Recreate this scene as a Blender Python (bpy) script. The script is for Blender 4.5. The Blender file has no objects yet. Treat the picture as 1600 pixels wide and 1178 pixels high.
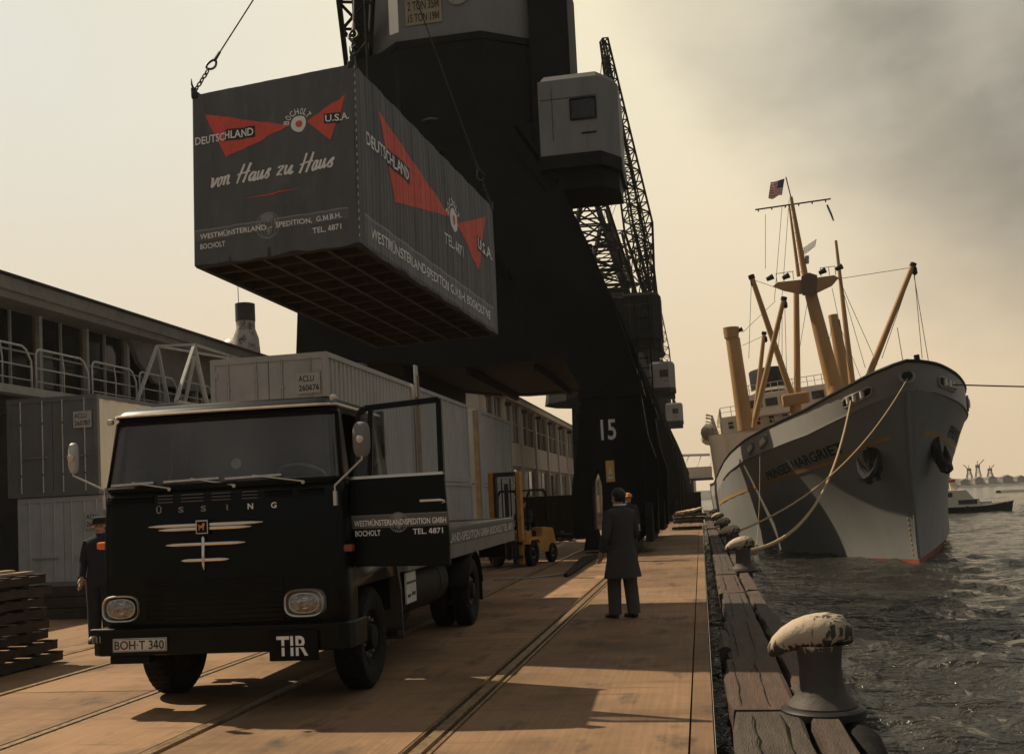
import bpy, bmesh, math, random
from mathutils import Vector, Matrix
random.seed(7)
S = bpy.context.scene
COL = S.collection
R = math.radians

# ------------------------------------------------------------------ camera
F, PPX, PPY, CH = 1600.0, 800.0, 687.0, 1.75          # focal length and principal point in 1600 px, eye height
RHO, TH, YAW = R(2.8), R(3.5517), R(10.2712)
fw = Vector((-math.sin(YAW)*math.cos(TH), math.cos(YAW)*math.cos(TH), math.sin(TH)))
r0 = Vector((math.cos(YAW), math.sin(YAW), 0)); u0 = r0.cross(fw)
cr = r0*math.cos(RHO) - u0*math.sin(RHO); cu = r0*math.sin(RHO) + u0*math.cos(RHO)
cam = bpy.data.objects.new('camera', bpy.data.cameras.new('camera')); COL.objects.link(cam)
M = Matrix((cr, cu, -fw)).transposed().to_4x4(); M.translation = (0, 0, CH)
cam.matrix_world = M
cam.data.sensor_width = 36; cam.data.lens = 36*F/1600
cam.data.shift_y = (PPY-589)/1600
cam.data.clip_start = 0.1; cam.data.clip_end = 8000
S.camera = cam
def ray(x, y): return fw*F + cr*(x-PPX) - cu*(y-PPY)
def aty(x, y, Y):                                       # pixel -> point at distance Y along the quay
    d = ray(x, y); return Vector((0, 0, CH)) + d*(Y/d.y)
def atx(x, y, X):
    d = ray(x, y); return Vector((0, 0, CH)) + d*(X/d.x)
def gnd(x, y, z=0.0):
    d = ray(x, y); return Vector((0, 0, CH)) + d*((z-CH)/d.z)

# ------------------------------------------------------------------ sky, sun, exposure
SUNV = Vector((-0.83, 0.34, 1.0)).normalized()
W = bpy.data.worlds.new('World'); S.world = W; W.use_nodes = True
nt = W.node_tree; nt.nodes.clear()
def N(t, **k):
    n = nt.nodes.new(t)
    for a, b in k.items(): setattr(n, a, b)
    return n
def LK(a, b): nt.links.new(a, b)
out = N('ShaderNodeOutputWorld'); bg = N('ShaderNodeBackground')
tc = N('ShaderNodeTexCoord')
def dotdir(v):
    n = N('ShaderNodeVectorMath', operation='DOT_PRODUCT'); LK(tc.outputs['Generated'], n.inputs[0]); n.inputs[1].default_value = v; return n.outputs['Value']
def mrange(src, a, b, c=0.0, d=1.0, smooth=True):
    n = N('ShaderNodeMapRange'); n.interpolation_type = 'SMOOTHSTEP' if smooth else 'LINEAR'
    LK(src, n.inputs[0]); n.inputs[1].default_value = a; n.inputs[2].default_value = b; n.inputs[3].default_value = c; n.inputs[4].default_value = d
    return n.outputs[0]
def mth(op, a, b):
    n = N('ShaderNodeMath', operation=op)
    for i, v in enumerate((a, b)):
        if isinstance(v, (int, float)): n.inputs[i].default_value = v
        else: LK(v, n.inputs[i])
    return n.outputs[0]
def mixc(f, a, b):
    n = N('ShaderNodeMix', data_type='RGBA')
    if isinstance(f, (int, float)): n.inputs[0].default_value = f
    else: LK(f, n.inputs[0])
    for i, v in ((6, a), (7, b)):
        if isinstance(v, tuple): n.inputs[i].default_value = (*v, 1)
        else: LK(v, n.inputs[i])
    return n.outputs[2]
sky = N('ShaderNodeTexSky', sky_type='NISHITA'); sky.sun_disc = False
sky.sun_elevation = math.asin(SUNV.z); sky.sun_rotation = math.atan2(SUNV.x, SUNV.y); sky.dust_density = 4
skys = N('ShaderNodeVectorMath', operation='SCALE'); LK(sky.outputs[0], skys.inputs[0]); skys.inputs[3].default_value = 0.08
mp = N('ShaderNodeMapping'); mp.inputs['Scale'].default_value = (1.0, 1.0, 1.35); mp.inputs['Location'].default_value = (3.1, 0.7, 1.4)
LK(tc.outputs['Generated'], mp.inputs[0])
n1 = N('ShaderNodeTexNoise'); n1.inputs['Scale'].default_value = 1.9; n1.inputs['Detail'].default_value = 7; n1.inputs['Roughness'].default_value = 0.5; n1.inputs['Distortion'].default_value = 0.5
LK(mp.outputs[0], n1.inputs[0])
n2 = N('ShaderNodeTexNoise'); n2.inputs['Scale'].default_value = 5.5; n2.inputs['Detail'].default_value = 6; LK(mp.outputs[0], n2.inputs[0])
sep = N('ShaderNodeSeparateXYZ'); LK(tc.outputs['Generated'], sep.inputs[0])
# thin bright cloud veil towards the sun side, heavy grey cloud elsewhere
bd = ray(820, 520).normalized(); dd = ray(1790, -60).normalized()
veil = mrange(mth('ADD', dotdir(bd), mth('MULTIPLY', mth('SUBTRACT', n1.outputs[0], 0.5), 0.22)), 0.58, 0.84)
heavy = mrange(mth('ADD', dotdir(dd), mth('MULTIPLY', mth('SUBTRACT', n1.outputs[0], 0.5), 0.15)), 0.915, 0.995)
lowt = mrange(sep.outputs[2], 0.0, 0.42)
col_b = mixc(lowt, (0.85, 0.65, 0.42), mixc(mrange(dotdir(cr), -0.45, 0.05), (0.80, 0.785, 0.68), (0.97, 0.86, 0.62)))          # warm low veil -> paler higher up
col_g = mixc(mrange(n2.outputs[0], 0.3, 0.7), (0.155, 0.154, 0.15), (0.27, 0.266, 0.258))
c1 = mixc(veil, col_g, col_b)
c2 = mixc(mth('MULTIPLY', heavy, 0.88), c1, mixc(mrange(n2.outputs[0], 0.3, 0.7), (0.13, 0.125, 0.115), (0.24, 0.225, 0.20)))
c3 = mixc(mth('MULTIPLY', mrange(n2.outputs[0], 0.38, 0.7), 0.22), c2, (0.82, 0.74, 0.58))
c4 = mixc(0.06, c3, skys.outputs[0])
LK(c4, bg.inputs[0]); bg.inputs[1].default_value = 1.0; LK(bg.outputs[0], out.inputs[0])
sl = bpy.data.lights.new('sun', 'SUN'); so = bpy.data.objects.new('sun', sl); COL.objects.link(so)
sl.energy = 5.0; sl.angle = R(0.6); sl.color = (1.0, 0.84, 0.62)
so.rotation_euler = (-SUNV).to_track_quat('-Z', 'Y').to_euler(); so.location = (-40, 20, 60)
S.view_settings.view_transform = 'Standard'; S.view_settings.look = 'None'; S.view_settings.gamma = 1; S.view_settings.exposure = 0.0

# ------------------------------------------------------------------ materials
MATS = {}
def mat(name, col, rough=0.6, metal=0.0, var=0.2, scale=3.0, bump=0.0, bscale=40.0, col2=None, thr=(0.45, 0.62), streak=None, spec=0.5, coat=0.0):
    """Principled material; colour varies by noise, col2 shows through in patches (wear, rust, dirt)."""
    if name in MATS: return MATS[name]
    m = bpy.data.materials.new(name); m.use_nodes = True; MATS[name] = m
    t = m.node_tree; b = t.nodes['Principled BSDF']
    b.inputs['Roughness'].default_value = rough; b.inputs['Metallic'].default_value = metal; b.inputs['Specular IOR Level'].default_value = spec
    if coat: b.inputs['Coat Weight'].default_value = coat; b.inputs['Coat Roughness'].default_value = 0.08
    g = t.nodes.new('ShaderNodeNewGeometry')
    mpn = t.nodes.new('ShaderNodeMapping'); t.links.new(g.outputs['Position'], mpn.inputs[0])
    if streak: mpn.inputs['Scale'].default_value = streak
    nz = t.nodes.new('ShaderNodeTexNoise'); nz.inputs['Scale'].default_value = scale; nz.inputs['Detail'].default_value = 6; nz.inputs['Roughness'].default_value = 0.62
    t.links.new(mpn.outputs[0], nz.inputs[0])
    mr = t.nodes.new('ShaderNodeMapRange'); t.links.new(nz.outputs[0], mr.inputs[0]); mr.inputs[1].default_value = 0.25; mr.inputs[2].default_value = 0.75
    mr.inputs[3].default_value = 1-var; mr.inputs[4].default_value = 1+var
    sc = t.nodes.new('ShaderNodeVectorMath'); sc.operation = 'SCALE'; sc.inputs[0].default_value = col; t.links.new(mr.outputs[0], sc.inputs[3])
    last = sc.outputs[0]
    if col2:
        nb = t.nodes.new('ShaderNodeTexNoise'); nb.inputs['Scale'].default_value = scale*2.3; nb.inputs['Detail'].default_value = 8; nb.inputs['Roughness'].default_value = 0.7
        t.links.new(mpn.outputs[0], nb.inputs[0])
        m2 = t.nodes.new('ShaderNodeMapRange'); t.links.new(nb.outputs[0], m2.inputs[0]); m2.inputs[1].default_value = thr[0]; m2.inputs[2].default_value = thr[1]
        mx = t.nodes.new('ShaderNodeMix'); mx.data_type = 'RGBA'; t.links.new(m2.outputs[0], mx.inputs[0]); t.links.new(last, mx.inputs[6]); mx.inputs[7].default_value = (*col2, 1)
        last = mx.outputs[2]
    t.links.new(last, b.inputs['Base Color'])
    if bump:
        nn = t.nodes.new('ShaderNodeTexNoise'); nn.inputs['Scale'].default_value = bscale; nn.inputs['Detail'].default_value = 4; t.links.new(mpn.outputs[0], nn.inputs[0])
        bp = t.nodes.new('ShaderNodeBump'); bp.inputs['Strength'].default_value = bump; bp.inputs['Distance'].default_value = 0.02
        t.links.new(nn.outputs[0], bp.inputs['Height']); t.links.new(bp.outputs[0], b.inputs['Normal'])
    return m
def glassmat(name, tint, rough=0.03, trans=0.6, sky_sheen=0.03):
    m = bpy.data.materials.new(name); m.use_nodes = True; t = m.node_tree; t.nodes.clear()
    o = t.nodes.new('ShaderNodeOutputMaterial'); mx = t.nodes.new('ShaderNodeMixShader'); tr = t.nodes.new('ShaderNodeBsdfTransparent'); gl = t.nodes.new('ShaderNodeBsdfGlossy')
    tr.inputs[0].default_value = (*[c*trans for c in tint], 1); gl.inputs[0].default_value = (0.9, 0.9, 0.9, 1); gl.inputs['Roughness'].default_value = rough
    lw = t.nodes.new('ShaderNodeFresnel'); lw.inputs[0].default_value = 1.7
    df = t.nodes.new('ShaderNodeBsdfDiffuse'); df.inputs[0].default_value = (.5, .5, .48, 1); md = t.nodes.new('ShaderNodeMixShader'); md.inputs[0].default_value = sky_sheen; t.links.new(tr.outputs[0], md.inputs[1]); t.links.new(df.outputs[0], md.inputs[2])  # diffuse grey mixed into the glass in place of reflected sky
    t.links.new(lw.outputs[0], mx.inputs[0]); t.links.new(md.outputs[0], mx.inputs[1]); t.links.new(gl.outputs[0], mx.inputs[2]); t.links.new(mx.outputs[0], o.inputs[0])
    return m
BLACK = mat('crane_black_paint', (0.0055, 0.006, 0.006), 0.6, spec=0.12, var=0.5, scale=0.7, col2=(0.012, 0.010, 0.008), thr=(0.55, 0.75), bump=0.15, bscale=6)
CGREY = mat('crane_grey_paint', (0.17, 0.165, 0.155), 0.6, var=0.15, scale=1.5, col2=(0.10, 0.085, 0.07), thr=(0.58, 0.8), streak=(1, 1, 0.25))
TRUCK = mat('truck_dark_green_paint', (0.0035, 0.006, 0.0055), 0.3, var=0.3, scale=2, spec=0.16, col2=(0.008, 0.0085, 0.0075), thr=(0.5, 0.8))
TRUCKM = mat('truck_matt_black', (0.005, 0.005, 0.005), 0.65, var=0.3, spec=0.15)
CHASS = mat('chassis_dirty_black', (0.008, 0.0075, 0.007), 0.7, spec=0.2, var=0.4, scale=6, col2=(0.03, 0.025, 0.02), thr=(0.5, 0.8))
RUBBER = mat('tyre_rubber', (0.006, 0.006, 0.006), 0.8, spec=0.2, var=0.3, scale=8, col2=(0.03, 0.026, 0.022), thr=(0.5, 0.75))
CHROME = mat('chrome', (0.72, 0.69, 0.63), 0.22, 0.95, var=0.06)
CHROMED = mat('worn_chrome', (0.55, 0.52, 0.46), 0.35, 0.8, var=0.2, scale=12)
WHITEP = mat('white_lettering', (0.86, 0.84, 0.79), 0.6, var=0.1, scale=10)
DIRTW = mat('dirty_white_lettering', (0.55, 0.53, 0.48), 0.7, var=0.2, scale=9)
GREYLET = mat('grey_lettering', (0.26, 0.26, 0.25), 0.6, var=0.15, scale=10)
DARKLET = mat('dark_lettering', (0.02, 0.02, 0.02), 0.6, var=0.2)
REDP = mat('tarp_red', (0.72, 0.10, 0.06), 0.65, var=0.14, scale=6, bump=0.1)
TARP = mat('tarpaulin_grey', (0.098, 0.099, 0.098), 0.62, var=0.22, scale=2.2, bump=0.12, bscale=60, col2=(0.14, 0.14, 0.135), thr=(0.52, 0.8), streak=(1, 1, 0.4))
TARPB = mat('tarpaulin_grey_band', (0.27, 0.27, 0.26), 0.62, var=0.16, scale=4)
UNDER = mat('container_floor_steel', (0.045, 0.040, 0.034), 0.75, var=0.4, scale=3, col2=(0.08, 0.055, 0.035), thr=(0.5, 0.75))
STEEL = mat('dark_steel', (0.025, 0.024, 0.023), 0.5, 0.4, var=0.3)
RAILM = mat('rail_steel', (0.34, 0.24, 0.14), 0.42, 0.45, var=0.3, scale=6, col2=(0.10, 0.06, 0.035), thr=(0.45, 0.7))
ALU = mat('aluminium_side', (0.46, 0.45, 0.42), 0.6, 0.1, var=0.16, scale=1.2, streak=(1, 1, 0.3), col2=(0.22, 0.19, 0.15), thr=(0.58, 0.85))
ALUD = mat('container_end_grey', (0.16, 0.16, 0.155), 0.6, var=0.15, scale=2)
ALUL = mat('container_end_light', (0.46, 0.455, 0.44), 0.6, var=0.14, scale=2)
CREAM = mat('container_cream', (0.84, 0.75, 0.60), 0.6, var=0.1, scale=2, streak=(1, 1, 0.3), col2=(0.62, 0.52, 0.38), thr=(0.6, 0.9))
YEL = mat('forklift_yellow', (0.40, 0.19, 0.03), 0.5, var=0.25, scale=6, col2=(0.12, 0.07, 0.03), thr=(0.55, 0.75))
ORANGE = mat('orange_lens', (0.85, 0.16, 0.02), 0.25, var=0.05)
AMBER = mat('amber_lens_dark', (0.22, 0.06, 0.01), 0.3, var=0.05)
CONC = mat('shed_concrete', (0.20, 0.19, 0.175), 0.85, var=0.2, scale=0.8, col2=(0.11, 0.10, 0.09), thr=(0.52, 0.75), bump=0.2, bscale=12)
PLAST = mat('shed_render_white', (0.52, 0.47, 0.39), 0.85, var=0.12, scale=0.7, col2=(0.32, 0.28, 0.22), thr=(0.58, 0.85), streak=(1, 1, 0.35))
FRAMEW = mat('window_frame_paint', (0.34, 0.33, 0.30), 0.7, var=0.2, scale=5)
RAILW = mat('railing_paint', (0.42, 0.41, 0.38), 0.6, var=0.2, scale=6)
DGLASS = mat('dark_window_glass', (0.012, 0.013, 0.013), 0.12, var=0.6, scale=0.8)
SHIPG = mat('hull_grey_paint', (0.20, 0.20, 0.19), 0.55, var=0.12, scale=0.35, col2=(0.145, 0.13, 0.11), thr=(0.56, 0.82), streak=(1, 1, 0.25), bump=0.08, bscale=1.5)
SHIPB = mat('bulwark_grey_paint', (0.27, 0.26, 0.24), 0.55, var=0.08, scale=0.5, streak=(1, 1, 0.3))
SHIPR = mat('boot_topping_red', (0.24, 0.055, 0.028), 0.7, var=0.3, scale=1)
SHIPW = mat('superstructure_cream', (0.66, 0.58, 0.46), 0.55, var=0.08, scale=0.5)
MASTY = mat('mast_ochre', (0.36, 0.205, 0.080), 0.6, spec=0.25, var=0.2, scale=0.8, streak=(1, 1, 0.3), col2=(0.21, 0.115, 0.05), thr=(0.6, 0.85))
SHIPN = mat('ship_black', (0.006, 0.006, 0.0065), 0.6, var=0.3, spec=0.15)
OCHRE = mat('stripe_ochre', (0.36, 0.20, 0.06), 0.6, var=0.15)
ROPE = mat('manila_rope', (0.36, 0.24, 0.12), 0.9, var=0.25, scale=20)
WIRE = mat('wire_rope', (0.05, 0.045, 0.04), 0.6, 0.3, var=0.2)
DKWOOD = mat('tarred_wood', (0.045, 0.035, 0.027), 0.85, var=0.4, scale=5, bump=0.4, bscale=30)
NEWWOOD = mat('plank_wood', (0.42, 0.30, 0.18), 0.8, var=0.25, scale=6)
COAT = mat('coat_cloth', (0.046, 0.042, 0.038), 0.95, var=0.2, scale=14, bump=0.15)
TROU = mat('trouser_cloth', (0.068, 0.06, 0.052), 0.95, var=0.2, scale=14)
NAVY = mat('navy_overalls', (0.018, 0.021, 0.028), 0.95, var=0.25, scale=12)
SKIN = mat('skin', (0.46, 0.26, 0.17), 0.55, var=0.1, scale=20)
HAIR = mat('dark_hair', (0.010, 0.008, 0.007), 0.6, var=0.3, scale=40)
SHOE = mat('shoe_leather', (0.014, 0.012, 0.011), 0.4, var=0.2)
WS = glassmat('windscreen_glass', (0.88, 0.9, 0.9), 0.04, 0.9, 0.10)
CG = glassmat('clear_side_glass', (0.9, 0.92, 0.9), 0.04, 0.85)
LENS = mat('headlamp_lens', (0.20, 0.20, 0.195), 0.15, 0.5, var=0.6, scale=24, col2=(0.5, 0.49, 0.46), thr=(.52, .62))

# ------------------------------------------------------------------ mesh helpers
class MB:
    def __init__(s): s.v = []; s.f = []; s.m = []
    def add(s, vs, fs, mi=0):
        o = len(s.v); s.v += [tuple(v) for v in vs]; s.f += [tuple(i+o for i in f) for f in fs]; s.m += [mi]*len(fs); return s
    def box(s, x0, x1, y0, y1, z0, z1, mi=0, mtx=None):
        vs = [Vector((x, y, z)) for z in (z0, z1) for y in (y0, y1) for x in (x0, x1)]
        if mtx: vs = [mtx @ v for v in vs]
        return s.add(vs, [(0, 2, 3, 1), (4, 5, 7, 6), (0, 1, 5, 4), (2, 6, 7, 3), (0, 4, 6, 2), (1, 3, 7, 5)], mi)
    def bar(s, p, q, w, h=None, up=(0, 0, 1), mi=0):
        p, q = Vector(p), Vector(q); h = h or w; d = (q-p).normalized(); up = Vector(up)
        if abs(d.dot(up)) > 0.98: up = Vector((0, 1, 0))
        a = d.cross(up).normalized(); b = a.cross(d)
        vs = [c + a*(i*w/2) + b*(j*h/2) for c in (p, q) for i, j in ((-1, -1), (1, -1), (1, 1), (-1, 1))]
        return s.add(vs, [(0, 3, 2, 1), (4, 5, 6, 7), (0, 1, 5, 4), (1, 2, 6, 5), (2, 3, 7, 6), (3, 0, 4, 7)], mi)
    def tube(s, pts, r, n=8, mi=0, cap=True, closed=False, sq=1.0):
        pts = [Vector(p) for p in pts]; k = len(pts); rr = r if isinstance(r, (list, tuple)) else [r]*k
        ref = None; vs = []
        for i, p in enumerate(pts):
            a, b = (pts[(i-1) % k], pts[(i+1) % k]) if closed else (pts[max(i-1, 0)], pts[min(i+1, k-1)])
            d = (b-a).normalized()
            if ref is None:
                ref = d.cross(Vector((0, 0, 1)));
                if ref.length < 0.05: ref = d.cross(Vector((0, 1, 0)))
            ref = (ref - d*ref.dot(d)).normalized(); c = d.cross(ref)
            for j in range(n):
                t = 2*math.pi*j/n; vs.append(p + (ref*math.cos(t) + c*math.sin(t)*sq)*rr[i])
        fs = []
        for i in range(k if closed else k-1):
            for j in range(n):
                a = i*n+j; b = i*n+(j+1) % n; c = ((i+1) % k)*n+(j+1) % n; d = ((i+1) % k)*n+j
                fs.append((a, b, c, d))
        if cap and not closed: fs += [tuple(range(n-1, -1, -1)), tuple((k-1)*n+j for j in range(n))]
        return s.add(vs, fs, mi)
    def lathe(s, prof, n=24, mtx=None, mi=0, cap=True):       # profile [(r, z)] about z
        vs = [Vector((r*math.cos(2*math.pi*j/n), r*math.sin(2*math.pi*j/n), z)) for r, z in prof for j in range(n)]
        if mtx: vs = [mtx @ v for v in vs]
        fs = [(i*n+j, i*n+(j+1) % n, (i+1)*n+(j+1) % n, (i+1)*n+j) for i in range(len(prof)-1) for j in range(n)]
        if cap: fs += [tuple(range(n-1, -1, -1)), tuple((len(prof)-1)*n+j for j in range(n))]
        return s.add(vs, fs, mi)
    def prism(s, poly, fn0, fn1, mi=0):                      # 2D polygon -> two copies joined
        n = len(poly); vs = [fn0(a, b) for a, b in poly] + [fn1(a, b) for a, b in poly]
        return s.add(vs, [tuple(range(n-1, -1, -1)), tuple(range(n, 2*n))] + [(i, (i+1) % n, n+(i+1) % n, n+i) for i in range(n)], mi)
    def loft(s, rings, closed=True, cap=False, mi=0):
        n = len(rings[0]); vs = [v for r in rings for v in r]; m = n if closed else n-1
        fs = [(i*n+j, i*n+(j+1) % n, (i+1)*n+(j+1) % n, (i+1)*n+j) for i in range(len(rings)-1) for j in range(m)]
        if cap: fs += [tuple(range(n-1, -1, -1)), tuple((len(rings)-1)*n+j for j in range(n))]
        return s.add(vs, fs, mi)
    def mesh(s, name):
        me = bpy.data.meshes.new(name); me.from_pydata(s.v, [], s.f); me.update(); return me
    def build(s, name, mats, parent=None, smooth=False, bevel=0, loc=None, rot=None, recalc=True, angle=40):
        me = s.mesh(name)
        for m in (mats if isinstance(mats, (list, tuple)) else [mats]): me.materials.append(m)
        me.polygons.foreach_set('material_index', s.m)
        if recalc:
            b = bmesh.new(); b.from_mesh(me); bmesh.ops.recalc_face_normals(b, faces=b.faces); b.to_mesh(me); b.free()
        if smooth:
            me.polygons.foreach_set('use_smooth', [True]*len(me.polygons)); me.set_sharp_from_angle(angle=R(angle))
        return link(name, me, parent, loc, rot, bevel)
def link(name, me, parent=None, loc=None, rot=None, bevel=0):
    o = bpy.data.objects.new(name, me); COL.objects.link(o)
    if parent: o.parent = parent
    if loc: o.location = loc
    if rot: o.rotation_euler = rot
    if bevel:
        b = o.modifiers.new('bevel', 'BEVEL'); b.width = bevel; b.segments = 2; b.limit_method = 'ANGLE'; b.angle_limit = R(35)
    return o
def tag(o, label=None, cat=None, group=None, kind=None):
    if label: o['label'] = label
    if cat: o['category'] = cat
    if group: o['group'] = group
    if kind: o['kind'] = kind
    return o
def thing(name, label, cat, loc=(0, 0, 0), rz=0, group=None):
    o = bpy.data.objects.new(name, None); COL.objects.link(o); o.location = loc; o.rotation_euler = (0, 0, rz); o.empty_display_size = 0.3
    return tag(o, label, cat, group)
def copytree(o, parent=None):
    c = o.copy(); COL.objects.link(c); c.parent = parent
    for ch in list(o.children): copytree(ch, c)
    return c
GPOLY = {'M': [[(0, 0), (.21, 0), (.21, 1), (0, 1)], [(.79, 0), (1, 0), (1, 1), (.79, 1)], [(.21, 1), (.21, .66), (.5, .06), (.5, .40)], [(.79, 1), (.5, .40), (.5, .06), (.79, .66)]],
         '4': [[(.52, 0), (.77, 0), (.77, 1), (.52, 1)], [(0, .21), (.52, .21), (.52, .40), (0, .40)], [(.77, .21), (1, .21), (1, .40), (.77, .40)], [(0, .40), (.24, .40), (.52, .80), (.52, 1), (.46, 1)]]}
def text2d(s, u0, u1, v0, v1, shear=0.0, bold=0.0, font_h=None):
    """lettering fitted into the rectangle u0..u1, v0..v1 -> (verts 2D, faces); M and 4 are drawn as strokes"""
    def ev(off):
        c_ = bpy.data.curves.new('t', 'FONT'); c_.body = s; c_.size = 1; c_.fill_mode = 'FRONT'; c_.resolution_u = 3; c_.offset = off; c_.shear = shear; n = 1
        for ch, bf_ in zip(s, c_.body_format):
            if ch in GPOLY: bf_.material_index = n; n += 1
        for _ in range(n): c_.materials.append(None)
        ob = bpy.data.objects.new('t', c_); COL.objects.link(ob)
        me = bpy.data.meshes.new_from_object(ob.evaluated_get(bpy.context.evaluated_depsgraph_get())); me.calc_loop_triangles()
        vs = [(v.co.x, v.co.y) for v in me.vertices]; fs = [(tuple(p.vertices), me.polygons[p.polygon_index].material_index) for p in me.loop_triangles]
        bpy.data.objects.remove(ob); bpy.data.curves.remove(c_); bpy.data.meshes.remove(me)
        return vs, fs
    vs, fs0 = ev(bold); fs = [f for f, m in fs0 if m == 0]
    sp_ = [ch for ch in s if ch in GPOLY]
    if sp_ and shear == 0:
        v2, f2 = ev(0.0)
        for k_, ch in enumerate(sp_):
            idx = [i_ for f, m in f2 if m == k_+1 for i_ in f]
            if not idx: continue
            xa = min(v2[i_][0] for i_ in idx)-bold; xb = max(v2[i_][0] for i_ in idx)+bold; ya = min(v2[i_][1] for i_ in idx)-bold; yb_ = max(v2[i_][1] for i_ in idx)+bold
            for pl_ in GPOLY[ch]:
                o_ = len(vs); vs = vs+[(xa+a*(xb-xa), ya+b*(yb_-ya)) for a, b in pl_]; fs.append(tuple(range(o_, o_+len(pl_))))
    used_ = sorted({i_ for f in fs for i_ in f}); mp_ = {o_: n for n, o_ in enumerate(used_)}; vs = [vs[i_] for i_ in used_]; fs = [tuple(mp_[i_] for i_ in f) for f in fs]
    x0 = min(v[0] for v in vs); x1 = max(v[0] for v in vs); y0 = min(v[1] for v in vs); y1 = max(v[1] for v in vs)
    return [(u0+(x-x0)/(x1-x0)*(u1-u0), v0+(y-y0)/(y1-y0)*(v1-v0)) for x, y in vs], fs
def flat(name, vf, fn, m, parent, cuts=None):
    """2D faces laid on a surface through fn(u, v); cuts = u positions where faces are split so they follow folds"""
    vs, fs = vf
    if cuts:
        nv, nf = [], []; cs_ = [-1e9]+sorted(cuts)+[1e9]
        def clip(poly, c, keep_less):
            out_ = []
            for i_ in range(len(poly)):
                p, q = poly[i_-1], poly[i_]; a = (p[0] <= c) == keep_less or p[0] == c; b = (q[0] <= c) == keep_less or q[0] == c
                if a != b: t = (c-p[0])/(q[0]-p[0]); out_.append((c, p[1]+(q[1]-p[1])*t))
                if b: out_.append(q)
            return out_
        for f in fs:
            poly = [vs[i_] for i_ in f]; lo = min(p[0] for p in poly); hi = max(p[0] for p in poly)
            for c0, c1 in zip(cs_, cs_[1:]):
                if c1 <= lo or c0 >= hi: continue
                q = poly
                if c1 < hi: q = clip(q, c1, True)
                if c0 > lo: q = clip(q, c0, False)
                if len(q) >= 3: o_ = len(nv); nv += q; nf.append(tuple(range(o_, o_+len(q))))
        vs, fs = nv, nf
    mb = MB(); mb.add([fn(u, v) for u, v in vs], fs)
    return mb.build(name, m, parent, recalc=False)
def circ(cx, cy, r, n=24, r2=None):
    if r2 is None: return [(cx+r*math.cos(2*math.pi*i/n), cy+r*math.sin(2*math.pi*i/n)) for i in range(n)], [tuple(range(n))]
    vs = [(cx+q*math.cos(2*math.pi*i/n), cy+q*math.sin(2*math.pi*i/n)) for q in (r2, r) for i in range(n)]
    return vs, [(i, (i+1) % n, n+(i+1) % n, n+i) for i in range(n)]
def merge2d(*parts):
    vs, fs = [], []
    for v, f in parts:
        o = len(vs); vs += v; fs += [tuple(i+o for i in q) for q in f]
    return vs, fs
def rect2d(u0, u1, v0, v1): return [(u0, v0), (u1, v0), (u1, v1), (u0, v1)], [(0, 1, 2, 3)]
def globe2d(cx, cy, r):
    ps = [circ(cx, cy, r, 28, r*0.93)]
    for k in (0.35, 0.72):
        pts = [(cx+r*k*math.cos(2*math.pi*i/20), cy+r*0.95*math.sin(2*math.pi*i/20)) for i in range(20)]; pin = [(cx+(r*k-r*0.06)*math.cos(2*math.pi*i/20), cy+r*0.9*math.sin(2*math.pi*i/20)) for i in range(20)]
        ps.append((pin+pts, [(i, (i+1) % 20, 20+(i+1) % 20, 20+i) for i in range(20)]))
    land = [[(-.55, .75), (-.1, .9), (.35, .78), (.5, .5), (.2, .45), (.1, .25), (-.25, .3), (-.5, .45)], [(-.9, .1), (-.6, .3), (-.5, .02), (-.72, -.1)], [(-.2, -.1), (.25, -.12), (.18, -.5), (0, -.8), (-.12, -.45)], [(.5, .3), (.85, .2), (.78, -.1), (.55, 0)]]
    for p in land: ps.append(([(cx+a*r, cy+b*r) for a, b in p], [tuple(range(len(p)))]))
    return merge2d(*ps)

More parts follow.
